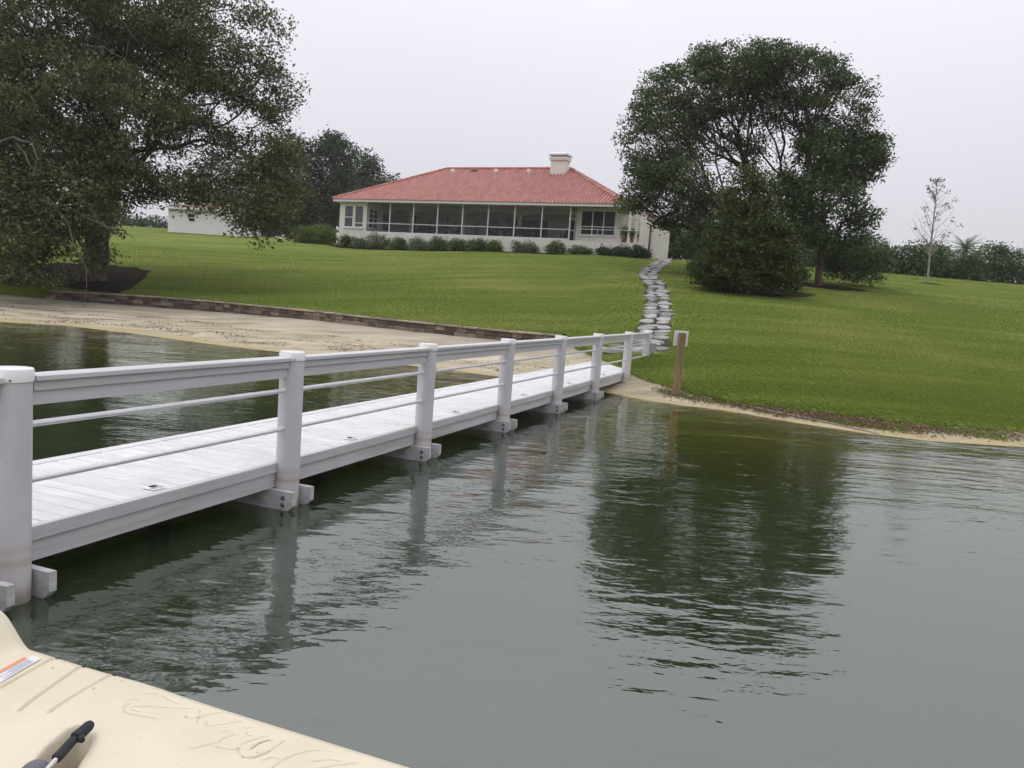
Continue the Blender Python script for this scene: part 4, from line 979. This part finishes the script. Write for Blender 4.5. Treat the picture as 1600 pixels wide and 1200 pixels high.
# fork-stemmed smaller tree
sx, sy, sz = SMALL
sm_l = [L(1290, 240, 52, 50, 43), L(1345, 250, 42, 48, 43.5), L(1285, 310, 70, 50, 42.5), L(1340, 335, 42, 34, 43), L(1250, 350, 55, 38, 42.5), L(1310, 370, 55, 26, 42.5), L(1345, 365, 28, 20, 43, None, .5), L(1228, 300, 36, 45, 43)]
sm_l = tighten(sm_l, 13)
tree('forked_tree', 'smaller tree with forked trunk right of the dense bush', 'tree', (sx, sy, sz), [(sx, sy, sz-.2), (sx, sy, sz+.7), (sx+.02, sy, sz+1.15)], [0.24, 0.19, 0.2],
     sm_l, 560, 0.20, 62, 0.36, LM['small'], M['brownbark'], flat=0.5, hole=(1.3, -0.5), bf=0.5, p=3.5, rtip=0.014, power=0.44, rmax=0.17, droop=0.2, zmin=sz+1.6)
tree('round_shrub', 'dark rounded shrub just right of the forked trunk', 'shrub', tuple(on_ground(1335, 443)), [tuple(on_ground(1335, 443)-[0, 0, .2]), tuple(on_ground(1335, 443)+[0, 0, .4])], [0.1, 0.08],
     [L(1330, 412, 46, 32, 46), L(1300, 405, 30, 26, 46), L(1365, 415, 30, 28, 46.5)], 190, 0.17, 52, 0.28, LM['small'], M['brownbark'], zmin=lambda x, y: zlawn(x, y)+0.05, rmax=0.1)
# dense conical bush
qx, qy, qz = BUSH
bu_l = [L(1178, 282, 24, 26, 36.4), L(1174, 315, 40, 30, 36.3), L(1168, 352, 56, 32, 36.1), L(1165, 395, 72, 36, 36), L(1162, 428, 82, 30, 36), L(1222, 420, 34, 36, 36), L(1112, 425, 30, 28, 36), L(1195, 372, 44, 34, 35.6)]
tree('dense_bush', 'dense dark olive conical bush in front of the tall tree', 'bush', (qx, qy, qz), [(qx, qy, qz-.2), (qx, qy, qz+.6), (qx, qy, qz+2.5)], [0.16, 0.14, 0.1],
     bu_l, 850, 0.15, 84, 0.28, LM['bush'], M['brownbark'], hole=(1.7, -0.4), flat=0.5, bf=0.3, p=4.5, rmax=0.12, zmin=lambda x, y: zlawn(x, y)+0.05, droop=0.5)
# background trees at the left of the house
def bgtree(name, label, px, pbase_y, Yd, lob, m, n=260, leaf=0.34, per=46, spread=0.55, bark='brownbark', p=3.0):
    b = aty(px, pbase_y, Yd); z = ground_at(b[0], b[1]); h = max(l[0][2] for l in lob)-z
    tree(name, label, 'tree', (b[0], b[1], z), [(b[0], b[1], z-.3), (b[0], b[1], z+h*.25), (b[0], b[1], z+h*.5)], [0.32, 0.25, 0.18], lob, n, leaf, per, spread, m, M[bark], rmax=0.2, p=p, group='trees beyond the lawn', zmin=z+.4)
bgtree('cedar_tree', 'tall dark feathery tree left of the house roof', 522, 372, 86, [L(515, 260, 42, 46, 86), L(525, 310, 55, 45, 86), L(500, 345, 50, 22, 86, None, .6), L(520, 232, 22, 24, 86)], LM['cedar'], 420)
bgtree('cedar_tree', 'dark tree with ragged top just behind the left roof corner', 568, 372, 92, [L(562, 280, 34, 36, 92), L(560, 325, 40, 40, 92), L(572, 256, 16, 20, 92)], LM['cedar'], 300)
bgtree('cedar_tree', 'small grey-green tree peeping over the left roof slope', 606, 372, 98, [L(605, 300, 26, 26, 98), L(602, 335, 30, 30, 98)], LM['cedar'], 220)
bgtree('cedar_tree', 'dark tree behind the right side of the oak crown', 455, 372, 84, [L(450, 260, 46, 50, 84), L(455, 320, 52, 46, 84)], LM['cedar'], 360)
bgtree('field_tree', 'dark tree directly behind the white shed', 350, 368, 100, [L(350, 285, 60, 45, 100), L(350, 325, 60, 30, 100)], LM['cedar'], 300)
# low growth behind the oak
def mound(name, label, cat, lob, mleaf, n, leaf, per, spread, group=None, base=None, lift=0.02):
    c = lob[0][0]; z = ground_at(c[0], c[1])
    return tree(name, label, cat, (c[0], c[1], z), [(c[0], c[1], z-.1), (c[0], c[1], z+.15)], [0.04, 0.03], lob, n, leaf, per, spread, mleaf, M['brownbark'], rtip=0.006, rmax=0.03, bf=0.3, p=3.6, group=group, zmin=lambda x, y: zlawn(x, y)+lift, droop=0.0)
def gl(px, Yd, wpx, hpx, rd=None, sink=0.15):
    """a foliage lobe whose foot stands on the ground at distance Yd"""
    x = aty(px, 380, Yd)[0]; z = ground_at(x, Yd); s = Yd/F; rz = hpx*s*0.62
    return (np.array([x, Yd, z+hpx*s-rz]), (wpx*s/2, rd or wpx*s/2, rz), 1.0)
mound('field_hedge', 'dark field hedge behind the oak and either side of the shed', 'hedge', [gl(205, 98, 60, 16), gl(245, 97, 50, 16), gl(165, 98, 60, 18), gl(120, 98, 60, 22), gl(60, 98, 70, 24), gl(0, 98, 70, 26), gl(395, 96, 60, 34), gl(430, 95, 60, 40), gl(465, 95, 50, 38)], LM['darkgreen'], 700, 0.3, 40, 0.4)
for px, Yd, wp_, hp_, m_, lab in ((478, 71, 40, 26, 'lime', 'yellow-green shrub farthest left of the house'), (505, 70.5, 38, 27, 'lime', 'yellow-green shrub against the left house corner')):
    mound('garden_shrub', lab, 'shrub', [gl(px, Yd, wp_, hp_)], LM[m_], 160, 0.16, 44, 0.26, 'shrubs left of the house')
# shrubs along the porch base wall: u along the house, width, height
row = [(-19.3, 2.2, 1.45, 'darkgreen', 'dark shrub under the left wing window'), (-17.9, 1.6, 1.2, 'greygreen', 'grey-green shrub at the left end of the porch wall'), (-16.3, 2.4, 1.75, 'greygreen', 'tallest grey-green mound near the left end of the porch'), (-14.2, 2.0, 1.35, 'midgreen', 'green shrub between the two left grey-green mounds'), (-12.3, 1.9, 1.35, 'greygreen', 'grey-green mound left of the porch centre'),
       (-10.5, 1.9, 1.45, 'midgreen', 'dark green shrub left of the porch centre'), (-8.8, 1.9, 1.25, 'midgreen', 'green shrub at the porch centre'), (-7.1, 2.0, 1.25, 'midgreen', 'green shrub right of the porch centre'), (-5.6, 1.3, 1.15, 'midgreen', 'last shrub of the joined row before the white gap'), (-3.1, 2.7, 1.20, 'greygreen', 'wide low shrub standing alone right of the white gap'), (-0.55, 1.75, 1.25, 'midgreen', 'round green shrub in front of the right porch corner'),
       (1.35, 1.9, 0.80, 'midgreen', 'low green shrub under the triple window'), (3.3, 1.5, 0.85, 'darkgreen', 'sparse dark shrub right of the triple window'), (4.6, 1.7, 1.15, 'darkgreen', 'dark shrub below the terrace pots'), (6.0, 1.7, 1.2, 'darkgreen', 'clipped dark shrub against the sloping screen wall')]
for u, wd, h, m_, lab in row:
    v_ = -1.1 if u < 5.5 else -1.9; p = HW(u, v_); z = ground_at(*p); h = h*0.86-0.18; rz = h*0.60
    mound('porch_shrub', lab, 'shrub', [(np.array([p[0], p[1], z+h-rz]), (wd*.40, 0.62, rz), 1.0), (np.array([p[0]+wd*.08, p[1]-.1, z+h*.35]), (wd*.37, 0.6, h*.4), .7)], LM[m_], 110 if m_ != 'darkgreen' else 90, 0.13, 38, 0.17, 'shrubs along the porch wall')
# hedge at the right and the palm behind it
hl = []
for k, px in enumerate(range(1040, 1720, 30)): hl.append(gl(px+random.uniform(-8, 8), 64+random.uniform(-1, 1)+(px-1300)*0.004, 56, 46+10*math.sin(k*1.9)+random.uniform(-4, 5), 1.5))
hd = mound('hedge', 'long green hedge along the far right edge of the lawn', 'hedge', hl, LM['hedge'], 2300, 0.24, 44, 0.32); 
pp = aty(1505, 420, 82); pz = ground_at(pp[0], pp[1]); ptop = aty(1506, 389, 82)
palm = empty('palm_tree', (pp[0], pp[1], pz)); tag(palm, 'feathery palm crown rising behind the right-hand hedge', 'palm')
MB().tube([(0, 0, -.2), (.05, 0, (ptop[2]-pz)*.6), (0, 0, ptop[2]-pz)], [.28, .22, .2], 10).build('trunk', M['brownbark'], palm)
for k in range(26):
    a = 2*math.pi*k*0.381966; el = 1.25-1.3*(k/26); ln = 2.0+0.3*random.random(); v = []; f = []
    sp_ = []
    for s in range(9):
        t = s/8; r_ = ln*t*math.cos(el*(1-.3*t)); z = ln*(math.sin(el)*t-0.55*t*t*math.cos(el)); sp_.append(np.array([r_*math.cos(a), r_*math.sin(a), ptop[2]-pz+z]))
    side = np.array([-math.sin(a), math.cos(a), 0])
    for s in range(1, 9):
        for q in (0, .5):
            b = sp_[s-1]+(sp_[s]-sp_[s-1])*q; d = (sp_[s]-sp_[s-1]); d /= np.linalg.norm(d); ll = 0.55*math.sin(math.pi*min(.95, (s+q)/9)**.8)+.08
            for sg_ in (-1, 1):
                o = len(v); tip_ = b+side*sg_*ll*.75+d*ll*.6-np.array([0, 0, .12*ll]); v += [b-d*.035, b+d*.035, tip_]; f.append([o, o+1, o+2])
    mb = MB(); mb.add(v, f); mb.tube(sp_, [.025]*5+[.012]*4, 4); mb.build('frond', LM['hedge'], palm)
# bare sapling
sx, sy, sz = SAP
hS = 8.1*1.0; topp = aty(1464, 283, sy); hS = topp[2]-sz; dxs = topp[0]-sx
sapl = empty('bare_sapling', (sx, sy, sz)); tag(sapl, 'thin nearly leafless sapling standing alone on the right lawn', 'tree')
trk = [np.array([dxs*(t**1.2), 0.05*math.sin(t*5), hS*t]) for t in np.linspace(0, 1, 12)]
mb = MB().tube(trk, list(np.linspace(.085, .015, 12)), 8); lc = []
for k in range(46):
    t = random.uniform(.24, .97); b = np.array([np.interp(t, np.linspace(0, 1, 12), [q[i] for q in trk]) for i in range(3)])
    a = random.uniform(0, 6.28); ln = (1-t)**.75*2.6*random.uniform(.6, 1.05)+.25; pts_ = [b]
    for s in (1, 2, 3, 4): q = s/4; pts_.append(b+np.array([math.cos(a)*ln*q*.72, math.sin(a)*ln*q*.72, ln*(q*.55+.28*q*q)])+RNG.normal(size=3)*.03)
    mb.tube(pts_, [.02, .016, .012, .009, .006], 4)
    for s in (2, 3):
        e = pts_[s]+np.array([random.uniform(-.5, .5), random.uniform(-.5, .5), random.uniform(.15, .5)])*ln*.35; mb.tube([pts_[s], e], [.009, .005], 4)
        if random.random() < .15: lc.append(e+RNG.normal(size=(9, 3))*.09)
    if random.random() < .3: lc.append(pts_[-1]+RNG.normal(size=(10, 3))*.10)
lc.append(trk[-1]+RNG.normal(size=(60, 3))*[.22, .22, .13])
mb.build('trunk', M['palebark'], sapl, smooth=True)
lv, lq = leafquads(np.concatenate(lc), 0.16, .5); link('crown', quadmesh('crown', lv, lq, LM['dry']), sapl)
# terrace pots
for u, h, lab in ((4.15, 0.95, 'left potted plant on the terrace ledge by the house'), (4.85, 0.75, 'right potted plant on the terrace ledge by the house')):
    p = HW(u, 0.35); z = ZF-.06; t = empty('potted_plant', (p[0], p[1], z)); tag(t, lab, 'potted plant', 'terrace pots')
    MB().lathe([(.14, 0), (.2, .36), (.23, .36), (.23, .42), (.18, .42), (.17, .38)], 14).build('pot', M['pot'], t, smooth=True)
    lv, lq = leafquads(np.array([0, 0, .40+h*.4])+RNG.normal(size=(420, 3))*[.2, .2, h*.24], .15, .4); lv[:, 2] = np.maximum(lv[:, 2], .40); link('foliage', quadmesh('foliage', lv, lq, LM['midgreen']), t)

# ------------------------------------------------------------------ beige moulded boat in the foreground
BA = np.array([-1.745, 2.917]); B1 = np.array([0.9357, -0.3525]); B2 = np.array([-0.3525, -0.9357]); BRZ = math.atan2(B1[1], B1[0])
def bl(px, py, z=0.42):
    p = atz(px, py, z)[:2]-BA; return np.array([p@B1, p@B2])
def sstep(x, a, b): t = np.clip((x-a)/(b-a), 0, 1); return t*t*(3-2*t)
def segdist(x, y, poly):
    d = np.full(x.shape, 9.0)
    for (ax, ay), (bx, by) in zip(poly[:-1], poly[1:]):
        vx, vy = bx-ax, by-ay; t = np.clip(((x-ax)*vx+(y-ay)*vy)/(vx*vx+vy*vy+1e-12), 0, 1); d = np.minimum(d, np.hypot(x-ax-t*vx, y-ay-t*vy))
    return d
def z2(pts): return [(180+x*.15, 1050+y*.15) for x, y in pts]
def z3(pts): return [(380+x*.1875, 1100+y*.1875) for x, y in pts]
STROKES = [z2([(790, 378), (500, 378), (330, 385), (170, 405)]), z2([(150, 372), (95, 410), (90, 440), (150, 470), (280, 478), (430, 490)]), z2([(165, 425), (250, 440)]), z2([(500, 265), (560, 300), (655, 330)]),
           z2([(875, 380), (885, 420), (870, 465), (780, 478), (725, 470), (740, 455), (760, 458)]), z2([(910, 450), (865, 480), (855, 510), (885, 522)]), z2([(930, 440), (1000, 430), (1110, 410)]), z2([(960, 505), (945, 540), (990, 552), (1120, 535), (1320, 503)]),
           z2([(1120, 610), (1210, 600)]), z2([(1340, 575), (1420, 572)]), z2([(1380, 610), (1365, 640), (1420, 655)]), z2([(790, 775), (830, 785), (930, 755), (1080, 725), (1110, 690), (1250, 640)]), z2([(1050, 765), (1130, 785), (1250, 800), (1290, 775)]),
           z2([(1300, 750), (1420, 705), (1520, 670), (1600, 655)]), z2([(1290, 790), (1280, 830), (1350, 880), (1450, 885), (1600, 825)]), z2([(1420, 790), (1480, 745), (1600, 705)]), z2([(180, 180), (330, 160)]), z2([(290, 250), (430, 246)]), z2([(130, 340), (250, 318)]),
           z3([(60, 370), (130, 315), (220, 290), (255, 300)]), z3([(0, 435), (80, 440), (200, 395), (300, 330), (340, 300)]), z3([(165, 465), (230, 435), (300, 445)]), z3([(240, 525), (320, 465), (430, 415), (540, 385), (640, 378)]), z3([(580, 470), (740, 455), (810, 470)]), z3([(620, 530), (760, 505), (960, 480)])]
GROOVES = [[(90, 1023), (-60, 1108)], [(131, 1036), (32, 1107)], [(177, 1052), (78, 1114)]]
RECESS = [bl(*q) for q in [(103, 1139), (124, 1134), (143, 1147), (141, 1164), (116, 1200), (92, 1232), (40, 1262), (5, 1240), (8, 1212), (38, 1186), (70, 1158)]]
def boat_h(a, b, fine=True):
    z = np.full(a.shape, 0.42)
    z += 0.125*sstep(-a, 0.04, 0.22)*(1-0.75*sstep(-a, 0.36, 0.50))*(1-0.55*sstep(b, 0.25, 0.7))      # raised shoulder at the end
    z -= 0.050*sstep(b, 0.26, 0.62)*sstep(a, -0.3, 0.1)*(1-0.6*sstep(a, 0.45, 0.85))                   # soft dish inboard
    z += 0.022*np.exp(-((a-0.55)**2+(b-0.18)**2)/0.03)
    z -= 0.012*(1-sstep(b, 0.0, 0.03))
    if fine:
        for g in GROOVES:
            d = segdist(a, b, [bl(*q) for q in g]); z -= 0.020*np.exp(-(d/0.0058)**2)
        for s in STROKES:
            d = segdist(a, b, [bl(*q) for q in s]); z -= 0.005*np.exp(-(d/0.004)**2)
        ins = inpoly(a, b, RECESS); dd = segdist(a, b, RECESS+[RECESS[0]]); z -= np.where(ins, 0.20*sstep(dd, 0, 0.034)+0.004, 0.004*np.exp(-(dd/0.01)**2))
    return z
aa = np.concatenate([np.arange(-0.9, -0.5, 0.03), np.arange(-0.5, 1.75, 0.0048), np.arange(1.76, 2.65, 0.04)])
bb_ = np.concatenate([[0.0, 0.003, 0.008], np.arange(0.0125, 0.95, 0.0048), np.arange(0.96, 1.5, 0.04)])
A_, B_ = np.meshgrid(aa, bb_); Zb = boat_h(A_, B_)
rowsB = [np.stack([aa, aa*0-0.045, aa*0-0.12], -1), np.stack([aa, aa*0-0.02, aa*0+0.12], -1), np.stack([aa, aa*0+0.012, Zb[0]-0.10], -1), np.stack([aa, aa*0+0.012, Zb[0]-0.035], -1), np.stack([aa, aa*0+0.008, Zb[0]-0.010], -1)]
rowsB += [np.stack([aa, -np.full(len(aa), bb_[i]), Zb[i]], -1) for i in range(len(bb_))]+[np.stack([aa, aa*0-1.52, aa*0-0.12], -1)]
cb = np.stack(rowsB)
nb = len(rowsB); cb = np.concatenate([np.concatenate([cb[:, :1]*[1, 1, 0]-[0.02, 0, 0.12], cb], 1), cb[:, -1:]*[1, 1, 0]+[0.02, 0, -0.12]], 1)
boat = empty('boat', (BA[0], BA[1], 0), BRZ); tag(boat, 'beige moulded plastic boat in the lower left foreground', 'boat')
fq = gridfaces(nb, cb.shape[1])[:, ::-1]
link('hull', quadmesh('hull', cb.reshape(-1, 3), fq, M['boat'], True), boat)
def blz(px, py, z): q = bl(px, py, z); return np.array([q[0], -q[1], z])
def drape(c, nu, nv, lift):
    """a thin sheet laid on the boat between four local corners"""
    c = [np.array(q) for q in c]; v = []; f = []
    for i in range(nu+1):
        for j in range(nv+1):
            s, t = i/nu, j/nv; q = (c[0]*(1-s)+c[1]*s)*(1-t)+(c[3]*(1-s)+c[2]*s)*t; v.append((q[0], -q[1], float(boat_h(np.array([q[0]]), np.array([q[1]]), False)[0])+lift))
    for i in range(nu):
        for j in range(nv): f.append([i*(nv+1)+j, (i+1)*(nv+1)+j, (i+1)*(nv+1)+j+1, i*(nv+1)+j+1])
    return v, f
def strip(name, m, c, lift, parent):
    v, f = drape(c, 16, 3, lift); return link(name, meshdata(name, v, f, m), parent)
lr, ur = bl(64, 1031), bl(51, 1026); ldir = bl(0, 1068)-lr; ldir = ldir/np.linalg.norm(ldir)*0.42
lab = strip('warning_label', M['label'], [ur, lr, lr+ldir, ur+ldir], 0.004, boat); lab['label'] = 'white printed warning label with orange edge'
ou = ur+(ur-lr)*0.42
strip('label_band', M['orange'], [ou+ldir*.06, ur+ldir*.06, ur+ldir, ou+ldir], 0.0045, lab)
for k in range(4):
    t0, t1 = 0.16+0.2*k, 0.16+0.2*k+0.07; p0, p1 = ur+(lr-ur)*t0, ur+(lr-ur)*t1
    for q0, q1 in ((0.07, 0.30+.1*(k % 2)), (0.44+.05*k, 0.93)): strip('printed_line', M['ink'], [p0+ldir*q0, p1+ldir*q0, p1+ldir*q1, p0+ldir*q1], 0.0055, lab)
for q in ((82, 1031), (82, 1044), (190, 1069), (146, 1082)):
    b0 = bl(*q); z0 = float(boat_h(np.array([b0[0]]), np.array([b0[1]]), False)[0]); MB().tube([(b0[0], -b0[1], z0-.002), (b0[0], -b0[1], z0+.0015)], 0.006, 8).build('drain_dimple', M['hollow_shade'], boat)
# the moulded script: darker threads that paint the shade inside the engraved strokes
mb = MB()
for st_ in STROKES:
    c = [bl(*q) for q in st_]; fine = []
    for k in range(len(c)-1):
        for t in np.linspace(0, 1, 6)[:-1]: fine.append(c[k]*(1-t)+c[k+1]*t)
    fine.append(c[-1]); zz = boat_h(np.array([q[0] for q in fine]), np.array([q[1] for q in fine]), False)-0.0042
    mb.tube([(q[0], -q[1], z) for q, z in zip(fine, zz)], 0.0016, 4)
o = mb.build('script_shade', M['hollow_shade'], boat); o['label'] = 'thin darker lines shading the moulded script in the beige plastic'; o['kind'] = 'stuff'
# gripped rod lying across the recess
rod = empty('rod', (BA[0], BA[1], 0.0), BRZ); tag(rod, 'steel rod with two black foam grips lying over the boat recess', 'rod')
g = lambda x, y, z=0.455: blz(x, y, z)
MB().tube([g(120, 1150), g(64, 1212)], 0.0075, 10).build('shaft', M['steel'], rod, smooth=True)
MB().tube([g(143, 1130), g(141, 1132), g(138, 1135), g(126, 1146), g(119, 1152), g(117.5, 1153.5)], [0.006, 0.014, 0.017, 0.018, 0.019, 0.015], 14).build('grip', M['foam'], rod, smooth=True)
MB().tube([g(125, 1150), g(128, 1157)], [0.012, 0.009], 10).build('trigger', M['foam'], rod, smooth=True)
MB().tube([g(114.5, 1156), g(112, 1159), g(104, 1168), g(94, 1179), g(89, 1184), g(87.5, 1186)], [0.011, 0.0145, 0.015, 0.015, 0.0155, 0.012], 14).build('grip', M['foam'], rod, smooth=True)
kc = g(55, 1200, 0.44)
kn = [(0.058*math.cos(t), 0.375+0.085*math.sin(t)) for t in np.linspace(0, 1.5, 9)]
MB().lathe([(0.058, 0.34)]+kn, 24, (kc[0], kc[1])).build('knob', M['knob'], rod, smooth=True)

# ------------------------------------------------------------------ damp air over the lake
def _haze(t, o):
    v = t.nodes.new('ShaderNodeVolumePrincipled'); v.inputs['Color'].default_value = (0.93, 0.94, 0.97, 1); v.inputs['Density'].default_value = 0.0004; v.inputs['Anisotropy'].default_value = 0.2
    t.links.new(v.outputs[0], o.inputs['Volume'])
hz = MB().box(-420, 420, -420, 480, -3.5, 26).build('haze', mat('damp_air', _haze)); tag(hz, 'thin pale haze hanging over the whole lawn and lake', 'haze', kind='stuff')
